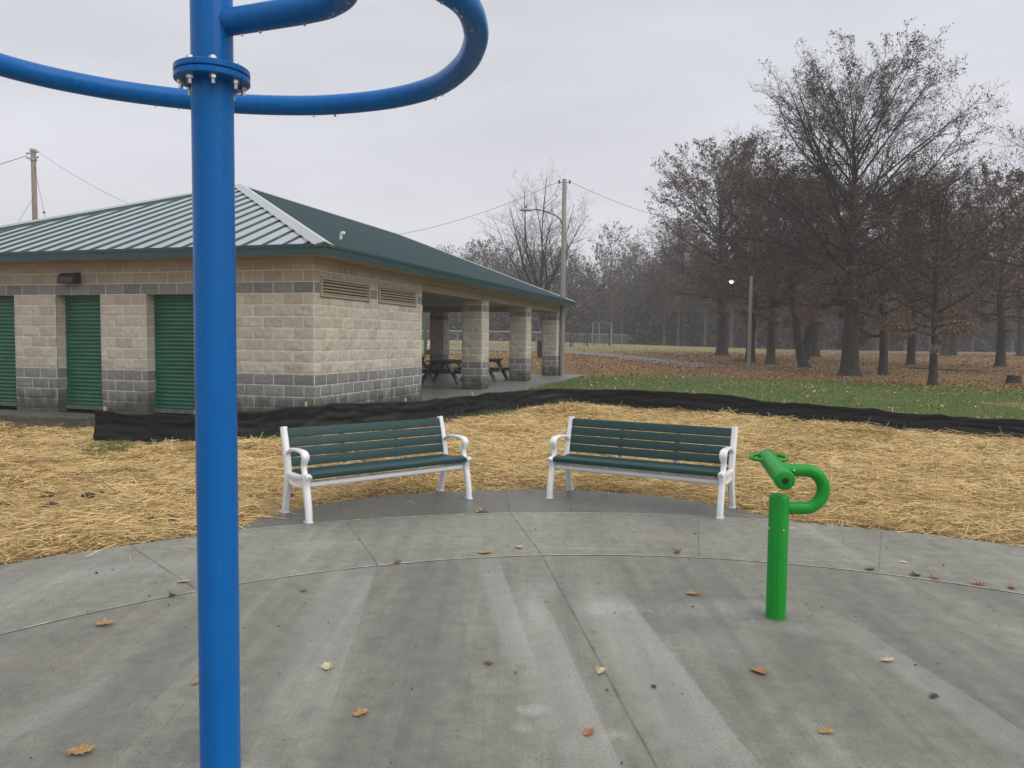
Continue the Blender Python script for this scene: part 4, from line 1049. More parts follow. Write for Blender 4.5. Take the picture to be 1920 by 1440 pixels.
def children(r, P, Rr, L, k, t0, t1, a0, a1, lf, rf, up=0.):
    """k children per branch, spread from t0..t1, leaving at a0..a1 degrees; length lf*L*(1-.55 t); radius rf*local"""
    N, n1, _ = P.shape; n = n1 - 1
    t = (np.arange(k)[None] + r.random((N, k))) / k * (t1 - t0) + t0
    fi = np.clip(t * n, 0, n - 1e-4); i = fi.astype(int); f = (fi - i)[..., None]; ar = np.arange(N)[:, None]
    p = P[ar, i] * (1 - f) + P[ar, i + 1] * f
    d = P[ar, i + 1] - P[ar, i]; d /= np.linalg.norm(d, axis=-1, keepdims=True)
    rad = Rr[ar, i] * (1 - f[..., 0]) + Rr[ar, i + 1] * f[..., 0]
    q = r.normal(size=(N, k, 3)); q[..., 2] *= .6; q -= d * (q * d).sum(-1, keepdims=True); q /= np.linalg.norm(q, axis=-1, keepdims=True)
    a = np.radians(r.uniform(a0, a1, (N, k)))[..., None]
    nd = d * np.cos(a) + q * np.sin(a); nd[..., 2] += up
    Ln = L[:, None] * lf * (1 - .5 * t) * r.uniform(.65, 1.25, (N, k))
    return p.reshape(-1, 3), nd.reshape(-1, 3), Ln.ravel(), (rad * rf).ravel()
def leaf_quads(r, c, s):
    n = len(c); a = r.normal(size=(n, 3)); a /= np.linalg.norm(a, axis=1, keepdims=True)
    b = np.cross(a, r.normal(size=(n, 3))); b /= np.linalg.norm(b, axis=1, keepdims=True)
    a *= s[:, None]; b *= (s * .6)[:, None]
    return np.stack([c - a, c - b, c + a * 1.1, c + b], 1).reshape(-1, 3), np.arange(4 * n).reshape(-1, 4)
def tree_data(seed, H, tr, limb_t=(.2, .95), nl=34, spread=.36, inc=(95, 22), top_r=.25, k2=12, k3=6, k4=4, leaves=9000, leaf_s=.075, leaf_low=.5, lean=(0, 0), multi=0, droop=-.15, tw=1., env=None, crown=None):
    r = np.random.default_rng(seed)
    n = 14; P = np.zeros((1, n + 1, 3)); z = np.linspace(0, 1, n + 1)
    P[0, :, 2] = z * H * (.45 if multi else .84 if crown else .93); wob = np.cumsum(r.normal(0, .018 * H / n * 3, (n + 1, 2)), 0) * sst(.1, .5, z)[:, None]
    P[0, :, 0] = wob[:, 0] + lean[0] * z ** .8; P[0, :, 1] = wob[:, 1] + lean[1] * z ** .8
    Rr = (tr * (1 - .93 * z ** .85))[None]
    # finer base with root flare
    zz = np.array([0, .012, .03, .06]); Pb = np.concatenate([np.stack([np.interp(zz[:3], z, P[0, :, j]) for j in range(3)], -1), P[0, 1:]])[None]
    Rb = np.concatenate([tr * np.array([1.55, 1.2, 1.03]), Rr[0, 1:]])[None]
    trunk = [tubes(Pb, Rb, 14)]
    if multi:
        az = np.arange(multi) * 2 * np.pi / multi + r.random(multi); inc_ = np.radians(r.uniform(8, 38, multi))
        d = np.stack([np.cos(az) * np.sin(inc_), np.sin(az) * np.sin(inc_), np.cos(inc_)], -1)
        tt = r.uniform(.18, .9, multi); p = np.stack([np.interp(tt, z, P[0, :, j]) for j in range(3)], -1)
        LP = grow(r, p, d, H * r.uniform(.62, .82, multi), np.full(multi, tr * .42), 9, .085, .30); LL = H * np.full(multi, .75)
    else:
        tt = limb_t[0] + (limb_t[1] - limb_t[0]) * ((np.arange(nl) + r.random(nl)) / nl) ** .9
        u = (tt - limb_t[0]) / (limb_t[1] - limb_t[0])
        az = np.arange(nl) * 2.39996 + r.normal(0, .35, nl); ia = np.radians(inc[0] + (inc[1] - inc[0]) * u ** .8 + r.normal(0, 6, nl))
        d = np.stack([np.cos(az) * np.sin(ia), np.sin(az) * np.sin(ia), np.cos(ia)], -1)
        p = np.stack([np.interp(tt, z, P[0, :, j]) for j in range(3)], -1)
        ev = np.interp(u, [0, .3, .6, 1], env if env else [.8, 1., .95, .55])
        LL = H * spread * ev * r.uniform(.8, 1.2, nl)
        if crown:                                   # limbs reach out to a rounded crown outline
            (zc, Rh, Rv), (cx, cy) = crown[:3], (crown[3:5] if len(crown) > 3 else (0, 0)); dd = d + np.array([0, 0, .5]) * np.interp(u, [0, .4, 1], [droop, .25, .35])[:, None]; dd /= np.linalg.norm(dd, axis=1, keepdims=True)
            lob = 1 + .10 * np.sin(az * 2 + seed) + .07 * np.sin(az * 3 + seed * 2)
            ts = np.linspace(.1, 2.2 * Rh, 120)
            Q = p[:, None] + dd[:, None] * ts[None, :, None]
            rh = np.hypot(Q[..., 0] - cx, Q[..., 1] - cy) / (Rh * lob)[:, None]; rv = np.abs(Q[..., 2] - zc) / Rv
            LL = np.maximum((rh ** 2.6 + rv ** 2.6 < 1).sum(1) * (ts[1] - ts[0]), .7) * r.uniform(.74, .97, nl)
        LP = grow(r, p, d, LL, np.maximum(np.interp(tt, z, Rr[0]) * r.uniform(.32, .55, nl), .02), 9, .075, np.interp(u, [0, .4, 1], [droop, .25, .35]))
    b2 = children(r, LP[0], LP[1], LL, k2, .18, .98, 28, 58, .42, .55, .10)
    G2 = grow(r, b2[0], b2[1], b2[2], np.maximum(b2[3], .009), 5, .10, .18)
    b3 = children(r, G2[0], G2[1], b2[2], k3, .15, 1., 28, 60, .50, .6, .06)
    G3 = grow(r, b3[0], b3[1], b3[2], np.maximum(b3[3], .006), 4, .12, .12)
    br = [tubes(*LP, 7), tubes(*G2, 4), tubes(G3[0], G3[1], 3)]
    tips = G3
    if k4:
        b4 = children(r, G3[0], G3[1], b3[2], k4, .2, 1., 25, 60, .6, .7, .04)
        G4 = grow(r, b4[0], b4[1], b4[2], np.full(len(b4[0]), .0048 * tw), 2, .14, .08, .4)
        br.append(tubes(G4[0], G4[1], 3)); tips = G4
    lv = None
    if leaves:
        TP = tips[0]; zt = TP[:, -1, 2] / H
        w = np.clip(1 - (zt - .15) / .85, .0, 1) * leaf_low + (1 - leaf_low)
        cl = VN3(TP[:, -1, 0] * .55 + seed, TP[:, -1, 2] * .55) * .7 + VN1(TP[:, -1, 1] * .6 + seed, TP[:, -1, 2] * .6) * .5
        w = w * np.clip((cl - .25) * 2.3, .15, 1.4); w = np.maximum(w, .001)
        idx = r.choice(len(TP), leaves, p=w / w.sum()); f = r.random(leaves)[:, None]; m = TP.shape[1] - 1
        c = TP[idx, 0] * (1 - f) + TP[idx, m] * f + r.normal(0, .06, (leaves, 3))
        lv = leaf_quads(r, c, leaf_s * r.uniform(.6, 1.3, leaves)); 
    def mg(L_):
        Vs, Fs, o = [], [], 0
        for v, f in L_: Vs.append(v); Fs.append(f + o); o += len(v)
        return np.concatenate(Vs), np.concatenate(Fs)
    return mg(trunk), mg(br), lv
def make_tree(name, loc, rz, label, group, leafmat_='oak_leaf', cat='tree', **k):
    tr, br, lv = tree_data(**k)
    root = empty(name, loc, rz, label, cat, group)
    np_mesh('trunk', *tr, M['bark'], root, smooth=True)
    np_mesh('branches', *br, M['twig'], root, smooth=True)
    if lv:
        r = np.random.default_rng(k['seed']); zc = lv[0].reshape(-1, 4, 3)[:, 0, 2] / k['H']
        np_mesh('leaves', *lv, M[leafmat_], root, tint=np.clip(r.beta(2, 2, len(lv[1])) * .75 + .55 * (1 - sst(.15, .62, zc)), 0, 1))
    return root
def gl(x, y): return (x, y, gzf(x, y) - .05)
GT = 'park trees on the leaf covered lawn'
t1 = make_tree('oak_tree', gl(14.49, 33.2), 0., 'tallest oak with a thick straight trunk and broad fan of bare limbs', GT, 'grey_leaf', seed=101, H=13.3, tr=.40, limb_t=(.21, .97), nl=60, spread=.46, inc=(95, 30), crown=(8.6, 6.4, 5.3, .55, 0), k2=15, k3=7, k4=4, leaves=21000, leaf_s=.042, leaf_low=.40, env=[.58, 1.0, 1.0, .46])
t2 = make_tree('oak_tree', gl(15.6, 57.6), 1.4, 'broad oak with reddish leaves left of the white lamp pole', GT, 'red_leaf', seed=102, H=15.6, tr=.44, limb_t=(.18, .97), nl=48, spread=.44, inc=(98, 32), crown=(9.9, 6.5, 6.3), k2=14, k3=7, k4=4, leaves=20000, leaf_s=.078, leaf_low=.5, tw=1.4)
t3 = make_tree('oak_tree', gl(14.3, 46.5), .9, 'left trunk of the pair directly behind the white lamp pole', GT, 'oak_leaf', seed=103, H=12.0, tr=.30, limb_t=(.22, .95), nl=38, spread=.40, inc=(98, 32), crown=(7.4, 4.5, 4.8), k2=13, k3=6, k4=4, leaves=16000, leaf_s=.062, leaf_low=.6, tw=1.2)
dup(t3, gl(15.1, 45.2), 3.3, 'right trunk of the pair directly behind the white lamp pole', scale=.93)
t4 = make_tree('oak_tree', gl(15.3, 40.4), 0, 'short oak with a trunk leaning left between the lamp pole and the tallest oak', GT, 'oak_leaf', seed=104, H=9.5, tr=.27, limb_t=(.25, .95), nl=28, spread=.36, inc=(95, 30), lean=(-1.5, .3), crown=(6.2, 3.8, 3.8), k2=11, k3=6, k4=4, leaves=13000, leaf_s=.062, leaf_low=.7, tw=1.1)
t5 = make_tree('oak_tree', gl(16.6, 34.6), 2.2, 'low brown leaved oak just right of and behind the tallest oak', GT, 'oak_leaf', seed=105, H=9.0, tr=.21, limb_t=(.22, .96), nl=30, spread=.42, inc=(98, 25), crown=(5.4, 4.0, 3.9), k2=12, k3=6, k4=4, leaves=15000, leaf_s=.055, leaf_low=.75)
t6 = make_tree('oak_tree', gl(14.7, 27.0), 5.0, 'slender nearer oak with a thin trunk standing right of the tallest oak', GT, 'oak_leaf', seed=106, H=7.6, tr=.155, limb_t=(.20, .96), nl=38, spread=.42, inc=(95, 22), crown=(4.8, 2.9, 3.1), k2=12, k3=6, k4=4, leaves=9000, leaf_s=.042, leaf_low=.7, tw=.8)
t7 = dup(t3, gl(28.4, 45.0), 5.1, 'oak with a dark trunk standing alone behind the tree stump', scale=.95)
t8 = make_tree('oak_tree', gl(26.2, 36.0), 2.0, 'oak at the right edge, only its leafy left branches in view', GT, 'oak_leaf', seed=108, H=13.0, tr=.36, limb_t=(.18, .95), nl=40, spread=.38, inc=(98, 32), crown=(7.8, 5.3, 5.4), k2=13, k3=6, k4=4, leaves=18000, leaf_s=.058, leaf_low=.55)
dup(t5, gl(23.7, 46.0), 4.0, 'thin oak between the tallest and the slender oak, farther back', scale=1.25)
dup(t2, gl(37.3, 66.8), 2.6, 'left of two grey trunks far behind the slender oak', scale=.8)
dup(t3, gl(39.2, 68.9), 1.1, 'right of two grey trunks far behind the slender oak', scale=1.05)
dup(t3, gl(45.6, 69.5), 4.4, 'farthest oak near the right edge, before the white house', scale=1.1)
dup(t2, gl(20.2, 92), .3, 'oak far back at the left end of the oaks, before the dark wood', scale=.95)
dup(t4, gl(19.6, 52), 1.9, 'oak hidden low behind the leaning oak, brown leaved', scale=1.3)
dup(t3, gl(23.5, 60), 5.6, 'oak filling the gap behind the tallest oak, farther off', scale=1.15)
bare = make_tree('bare_tree', gl(2.35, 58), .6, 'leafless vase shaped tree behind the shelter and the lamp pole', None, seed=120, H=11.4, tr=.22, multi=11, k2=14, k3=7, k4=4, leaves=0, tw=1.3)

# far wood: one mass
def woods():
    r = np.random.default_rng(77)
    kinds = []
    for s in range(5):
        tr, br, lv = tree_data(seed=200 + s, H=14, tr=.22, limb_t=(.12 if s < 3 else .3, .97), nl=26, spread=.3, inc=(75, 18), k2=7, k3=4, k4=3, leaves=900, leaf_s=.13, leaf_low=.6, tw=2.6, crown=(8.6, 3.4 + .4 * s, 5.6))
        kinds.append((np.concatenate([tr[0], br[0]]), np.concatenate([tr[1], br[1] + len(tr[0])]), lv))
    Vs, Fs, Ti, Mi, o = [], [], [], [], 0
    n = 150
    for i in range(n):
        k = kinds[r.integers(5)]; u = (i + r.random()) / n; row = i % 3
        yy = 92 + row * 11 + r.uniform(-4, 4); x = (-.10 + .86 * u) * yy
        if row == 0 and x < 11: yy += 10
        a = r.uniform(0, 6.28); sc = r.uniform(.72, 1.0) * (1.02 if x > 8 else 1.0); R2 = np.array([[np.cos(a), -np.sin(a), 0], [np.sin(a), np.cos(a), 0], [0, 0, 1]]) * sc
        off = np.array([x, yy, gzf(x, yy) - .1])
        for v, f, mi in ((k[0], k[1], 0), (k[2][0], k[2][1], 1)):
            Vs.append(v @ R2.T + off); Fs.append(f + o); o += len(v); Mi.append(np.full(len(f), mi)); Ti.append(r.beta(2, 2, len(f)) * (.3 + .7 * r.random()))
    # brush along the foot
    m = 170000; yy = r.uniform(92, 125, m); x = r.uniform(-.12, .78, m) * yy; hh = r.random(m) ** 1.35 * (4.0 + 6.5 * VN1(x * .16, yy * .16))
    c = np.stack([x, yy, gz(x, yy) + hh], -1)
    q, f = leaf_quads(r, c, r.uniform(.12, .30, m)); Vs.append(q); Fs.append(f + o); Mi.append(np.full(m, 1)); Ti.append(r.beta(1.5, 3, m))
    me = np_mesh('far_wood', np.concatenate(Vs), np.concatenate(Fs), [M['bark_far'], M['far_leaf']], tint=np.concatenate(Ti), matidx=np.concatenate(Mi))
    tag(me, 'dim grey brown wood closing the far side of the park', 'wood', kind='stuff')
woods()
# stump and fallen branch
bm = bmesh.new(); rr = random.Random(4)
lathe(bm, [(.36, -.1), (.28, .06), (.235, .2), (.225, .34), (.20, .36)], 20)
for v in bm.verts: v.co.x *= 1 + .12 * math.sin(5 * math.atan2(v.co.y, v.co.x)); v.co.z += .03 * math.sin(3 * v.co.x * 9) * (v.co.z > .3)
tag(obj('tree_stump', bm, M['bark']), 'cut tree stump on brown ground at the right edge', 'tree stump').location = gl(18.51, 28.5)
bm = bmesh.new(); tube(bm, smooth_path([(-1.6, .1, .22), (-.6, 0, .17), (.5, .05, .12), (1.5, -.1, .1), (2.0, .1, .08)], 5), .032, 8); tube(bm, [(.6, .05, .12), (1.1, .5, .35), (1.5, .7, .42)], .018, 6); tube(bm, [(-.5, 0, .16), (-.9, -.4, .32), (-1.2, -.5, .30)], .016, 6)
tag(obj('fallen_branch', bm, M['bark']), 'long fallen branch lying on the lawn right of the slender oak', 'branch').location = gl(21.4, 38.4)
bm = bmesh.new(); q = bmesh.ops.create_icosphere(bm, subdivisions=3, radius=1)
for v in q['verts']: v.co *= 1 + .25 * (float(VN1(v.co.x * 2 + 5, v.co.y * 2 + 7)) - .5)
bmesh.ops.scale(bm, vec=(.75, .5, .28), verts=bm.verts[:])
tag(obj('leaf_pile', bm, M['litter'], smooth=True), 'low dark heap of leaves and soil beside the paired oak trunks', 'leaf pile').location = gl(14.0, 47.6)

# ------------------------------------------------------------------ poles, lamps, wires
def pole_mesh(h, r0, r1): 
    bm = bmesh.new(); lathe(bm, [(r0, -.2), (r0 * .93 + r1 * .07, h * .1), ((r0 + r1) / 2, h * .5), (r1, h - .02), (r1 * .8, h)], 18); return bm
ULX, ULY = -24.2, 39.5; UL_TOP = 10.85
ul = empty('utility_pole', (ULX, ULY, gzf(ULX, ULY)), 0, 'brown wooden utility pole rising behind the left slope of the green roof', 'utility pole')
smooth_by_angle(obj('pole', pole_mesh(UL_TOP - gzf(ULX, ULY), .140, .118), M['pole_tan'], ul), 60)
zl = UL_TOP - gzf(ULX, ULY)
bm = bmesh.new()
for s, zz in ((-1, zl - .22), (1, zl - .15), (-1, zl - .45), (1, zl - .42)):
    cyl(bm, (s * .12, -.05, zz), (s * .30, -.08, zz + .02), .035, .05, seg=10)
lathe(bm, [(.16, zl - .55), (.165, zl - .5), (.15, zl - .46)], 16); lathe(bm, [(.15, zl - .12), (.16, zl - .05), (.14, zl + .02)], 16)
obj('insulators', bm, M['lamp_grey'], ul)
for dx, z0_ in ((1.5, zl - .6), (-.85, zl - 2.3)):
    bm = bmesh.new(); tube(bm, [(0, 0, z0_), (dx, -1.2, zl - 5.0)], .009, 5); q = bmesh.ops.create_uvsphere(bm, u_segments=8, v_segments=6, radius=.06)
    bmesh.ops.translate(bm, vec=(dx * .6, -.72, z0_ + (zl - 5.0 - z0_) * .6), verts=q['verts']); obj('guy_wire', bm, M['wire'], ul)
URX, URY = 2.03, 31.6; zr = 8.05 - gzf(URX, URY)
ur = empty('lamp_pole', (URX, URY, gzf(URX, URY)), 0, 'grey wooden pole beside the shelter with a curved arm and street lamp', 'lamp pole')
smooth_by_angle(obj('pole', pole_mesh(zr, .108, .085), M['pole_wood'], ur), 60)
bm = bmesh.new()
for s in (-1, 1): 
    cyl(bm, (s * .08, 0, zr - .14), (s * .20, 0, zr - .14), .012, seg=6); lathe(bm, [(.02, -.06), (.045, -.02), (.03, .03), (.04, .06), (.02, .09)], 10, (s * .21, 0, zr - .13))
obj('insulators', bm, M['dark_bronze'], ur)
la = zr - 1.68
bm = bmesh.new(); tube(bm, smooth_path([(-.09, -.02, la - .12), (-.16, -.05, la + .06), (-.40, -.12, la + .22), (-.85, -.25, la + .36), (-1.25, -.36, la + .40)], 6), .024, 10); obj('lamp_arm', bm, M['dark_bronze'], ur)
bm = bmesh.new(); q = bmesh.ops.create_uvsphere(bm, u_segments=20, v_segments=12, radius=1)
for v in q['verts']:
    f = (v.co.x + 1) / 2; v.co.y *= .55 + .45 * (1 - f); v.co.z *= (.55 + .45 * (1 - f)) * (1 if v.co.z > 0 else .75)
bmesh.ops.scale(bm, vec=(.30, .13, .10), verts=bm.verts[:]); bmesh.ops.translate(bm, vec=(-1.50, -.42, la + .36), verts=bm.verts[:])
hd = obj('lamp_head', bm, M['lamp_grey'], ur, True)
bm = bmesh.new(); cyl(bm, (-1.56, -.43, la + .44), (-1.56, -.43, la + .52), .03, seg=10); obj('photocell', bm, M['dark_bronze'], hd)
def wire(name, a, b, sag, label, r=.008):
    a, b = Vector(a), Vector(b); bm = bmesh.new(); pts = []
    for i in range(41):
        f = i / 40; p = a.lerp(b, f); p.z -= sag * 4 * f * (1 - f); pts.append(p)
    tube(bm, pts, r, 5); tag(obj(name, bm, M['wire']), label, 'wire', 'overhead wires')
wire('overhead_wire', (ULX + .3, ULY, UL_TOP - .15), (URX - .21, URY, 7.95), 3.4, 'thin sagging wire between the two wooden poles, dipping behind the roof')
wire('overhead_wire', (ULX - .3, ULY, UL_TOP - .3), (-60, 47, 6.0), 1.0, 'wire running left from the brown utility pole out of the picture', .015)
wire('overhead_wire', (URX + .21, URY, 7.95), (16.5, 52, 9.7), .9, 'thin wire running right from the grey lamp pole to the oaks')
lx, ly = 12.07, 39.44; zz = gzf(lx, ly)
l2 = empty('lamp_post', (lx, ly, zz), 0, 'slim pale lamp post with a lit white lamp before the oak trunks', 'lamp post')
smooth_by_angle(obj('pole', pole_mesh(4.9 - zz, .095, .075), M['pole_wood'], l2), 60)
bm = bmesh.new(); tube(bm, smooth_path([(-.05, 0, 4.55 - zz), (-.35, 0, 4.70 - zz), (-.85, -.05, 4.69 - zz)], 6), .018, 8); obj('lamp_arm', bm, M['dark_bronze'], l2)
bm = bmesh.new(); lathe(bm, [(.03, .07), (.10, .05), (.20, 0), (.205, -.015)], 16, (-1.02, -.05, 4.63 - zz)); hd = obj('lamp_head', bm, M['lamp_grey'], l2)
t = NT('lit lamp'); t.set(Base_Color=(1, 1, 1), Emission_Color=(1, .96, .88), Emission_Strength=6.); M['lit'] = t.m
bm = bmesh.new(); q = bmesh.ops.create_uvsphere(bm, u_segments=12, v_segments=8, radius=.075); bmesh.ops.scale(bm, vec=(1.2, 1, .75), verts=q['verts']); bmesh.ops.translate(bm, vec=(-1.02, -.05, 4.58 - zz), verts=q['verts']); obj('lamp_bulb', bm, M['lit'], hd)

# ------------------------------------------------------------------ playground, fence, bin, house in the distance
px_, py_ = -4.55, 48.0; g = gzf(px_, py_)
pg = empty('play_structure', (px_, py_, g), 0, 'play structure seen through the shelter, with green posts, red panel and white dotted panel', 'playground')
for x in (-.85, .55):
    bm = bmesh.new(); cyl(bm, (x, 0, 0), (x, 0, 2.5), .09, seg=12); obj('post', bm, M['play_green'], pg)
bm = bmesh.new(); box(bm, (-.2, .25, 1.55), (.9, .06, 1.6))
for k in range(7): box(bm, (-.62 + k * .14, .1, .95), (.03, .03, .9))
obj('red_panel', bm, M['play_red'], pg)
bm = bmesh.new(); m_ = Matrix.Rotation(R_(-25), 4, 'X') @ Matrix.Rotation(R_(12), 4, 'Y'); box(bm, (-.15, -.35, .72), (.9, .06, .75), m_, .02); wp = obj('white_panel', bm, M['play_white'], pg)
bm = bmesh.new()
for i in range(4):
    for j in range(4):
        x, z = -.33 + i * .22 + (j % 2) * .08 - .03, -.27 + j * .18
        q = bmesh.ops.create_cone(bm, cap_ends=True, segments=12, radius1=.045, radius2=.045, depth=.01)
        bmesh.ops.transform(bm, matrix=Matrix.Translation((-.15, -.35, .72)) @ m_ @ Matrix.Translation((x, -.036, z)) @ Matrix.Rotation(R_(90), 4, 'X'), verts=q['verts'])
obj('holes', bm, M['black_rubber'], wp)
bm = bmesh.new(); box(bm, (-.1, -.2, .18), (1.3, .7, .3), bev=.03); obj('step', bm, M['black_rubber'], pg)

cf = empty('ball_field_fence', (0, 0, 0), 0, 'chain link ball field fence with dark posts before the far wood', 'fence')
pa, pb, pc = Vector((-14, 66, 0)), Vector((4.4, 69.5, 0)), Vector((13.2, 88, 0))
def fence_run(a, b, n, h, rail, dark):
    for i in range(n + 1):
        p = a.lerp(b, i / n); p.z = gzf(p.x, p.y); bm = bmesh.new(); cyl(bm, p, p + Vector((0, 0, h * (1 if i % 2 else 1.05))), .05, seg=6); obj('post', bm, dark, cf)
    bm = bmesh.new()
    for i in range(n):
        p, q = a.lerp(b, i / n), a.lerp(b, (i + 1) / n); p.z, q.z = gzf(p.x, p.y), gzf(q.x, q.y)
        cyl(bm, p + Vector((0, 0, h - .05)), q + Vector((0, 0, h - .05)), rail, seg=5)
        L_ = (q - p).length; m = int(L_ / .22)
        for k in range(m):
            for s in (-1, 1):
                x0_ = p.lerp(q, (k + .5) / m); w_ = (q - p).normalized() * (h * .38) * s
                u0, u1 = x0_ - w_, x0_ + w_
                cyl(bm, u0 + Vector((0, 0, .05)), u1 + Vector((0, 0, h - .06)), .006, seg=3, cap=False)
    obj('wire_mesh', bm, M['galv'], cf)
fence_run(pa, pb, 8, 1.25, .07, M['galv']); fence_run(pb, pc, 7, 1.15, .03, M['pole_dark'])
bs = empty('backstop', (8.6, 80, gzf(8.6, 80)), 0, 'tall grey backstop frame behind the ball field fence', 'backstop')
for x in (-.35, .32, 1.6):
    bm = bmesh.new(); cyl(bm, (x, 0, 0), (x, 0, 2.3), .045, seg=8); obj('post', bm, M['galv'], bs)
bm = bmesh.new(); cyl(bm, (-.35, 0, 2.25), (1.6, 0, 2.25), .02, seg=6)
for k in range(20): cyl(bm, (-.35 + k * .10, 0, .1), (-.35 + k * .10, 0, 2.2), .006, seg=3)
obj('netting', bm, M['galv'], bs)
for (x, y, h, lb_) in ((5.21, 69.2, 2.2, 'dark slim field post nearest the grey lamp pole'), (7.2, 74.5, 2.2, 'dark slim field post in front of the backstop'), (9.7, 77.6, 1.4, 'dark slim field post right of the backstop')):
    bm = bmesh.new(); cyl(bm, (0, 0, -.1), (0, 0, h), .085, .06, seg=8); lathe(bm, [(.13, -.05), (.13, .1), (.09, .14)], 8)
    tag(obj('field_post', bm, M['pole_dark']), lb_, 'post', 'posts along the ball field').location = (x, y, gzf(x, y))
tb = empty('trash_bin', (1.68, 45.4, gzf(1.68, 45.4)), 0, 'small dark bin standing on the leafy grass beyond the shelter columns', 'bin')
bm = bmesh.new(); lathe(bm, [(.20, .05), (.22, .10), (.25, .95), (.23, 1.0)], 14); obj('bin', bm, M['black_rubber'], tb)
bm = bmesh.new(); lathe(bm, [(.26, 1.0), (.24, 1.08), (.12, 1.18), (.05, 1.2)], 14); obj('lid', bm, M['dark_bronze'], tb)

hx, hy = 64.0, 108.0; hz = gzf(hx, hy)
hs = empty('house', (hx, hy, hz), R_(-30), 'long low white house glimpsed between trunks at the far right', 'house')
bm = bmesh.new(); box(bm, (0, 0, 1.35), (26, 8, 2.7)); obj('wall', bm, M['house_white'], hs); hs.scale = (.6, .6, .7)
bm = bmesh.new(); 
vs = [bm.verts.new(v) for v in ((-13.5, -4.6, 2.7), (13.5, -4.6, 2.7), (13.5, 4.6, 2.7), (-13.5, 4.6, 2.7), (-13.5, 0, 4.6), (13.5, 0, 4.6))]
for f in ((0, 1, 5, 4), (2, 3, 4, 5), (0, 4, 3), (1, 2, 5), (3, 2, 1, 0)): bm.faces.new([vs[i] for i in f])
obj('roof', bm, M['house_roof'], hs)
for x in (-10, -6, -2.5, 1.5, 5, 9):
    bm = bmesh.new(); box(bm, (x, -4.02, 1.5), (1.6, .06, 1.2)); obj('window', bm, M['house_glass'], hs)

# ------------------------------------------------------------------ leaves lying on the concrete
def oak_leaf_mesh(seed):
    r = random.Random(seed); bm = bmesh.new()
    prof = [(-.55, .03), (-.47, .12), (-.30, .34), (-.27, .15), (-.10, .17), (.06, .47), (.05, .19), (.16, .20), (.36, .45), (.30, .17), (.42, .16), (.58, .24), (.62, .07), (.78, 0)]
    c1, c2, tw = r.uniform(.10, .55), r.uniform(-.05, .40), r.uniform(-.3, .3)
    def zc(x, y): return .03 + c1 * y * y * 2 + c2 * x * x + tw * x * y
    mid = [-.55, -.47, -.36, -.27, -.12, -.02, .06, .16, .24, .31, .42, .50, .62, .78]
    cm = [bm.verts.new((x, 0, zc(x, 0) - .01)) for x in mid]
    for sgn in (1, -1):
        ed = []
        for x, y in prof:
            x2, y2 = x + r.uniform(-.03, .03), sgn * y * 1.4 * r.uniform(.8, 1.2); ed.append(bm.verts.new((x2, y2, zc(x2, y2))))
        for i in range(len(prof) - 1):
            bm.faces.new((cm[i], cm[i + 1], ed[i + 1], ed[i]) if sgn > 0 else (cm[i + 1], cm[i], ed[i], ed[i + 1]))
    tube(bm, [(-.50, 0, zc(-.5, 0)), (-.75, .02, .10), (-.98, .06, .05)], [.02, .016, .016], 4)
    me = bpy.data.meshes.new('fallen_leaf'); bmesh.ops.remove_doubles(bm, verts=bm.verts[:], dist=1e-5); bm.to_mesh(me); bm.free(); return me
LC = {'tan': (.36, .215, .085), 'pale': (.50, .42, .26), 'orange': (.36, .135, .045), 'brown': (.155, .075, .035), 'dark': (.05, .038, .028), 'olive': (.17, .16, .07)}
LM = {}
for k_, c_ in LC.items():
    t = NT('%s leaf' % k_); n = t.noise(t.coord(), 3, 5); t.set(Base_Color=t.ramp(n, (.3, tuple(q * .65 for q in c_)), (.7, tuple(q * 1.25 for q in c_))), Roughness=.6, Specular_IOR_Level=.3); LM[k_] = t.m
from math import cos, sin
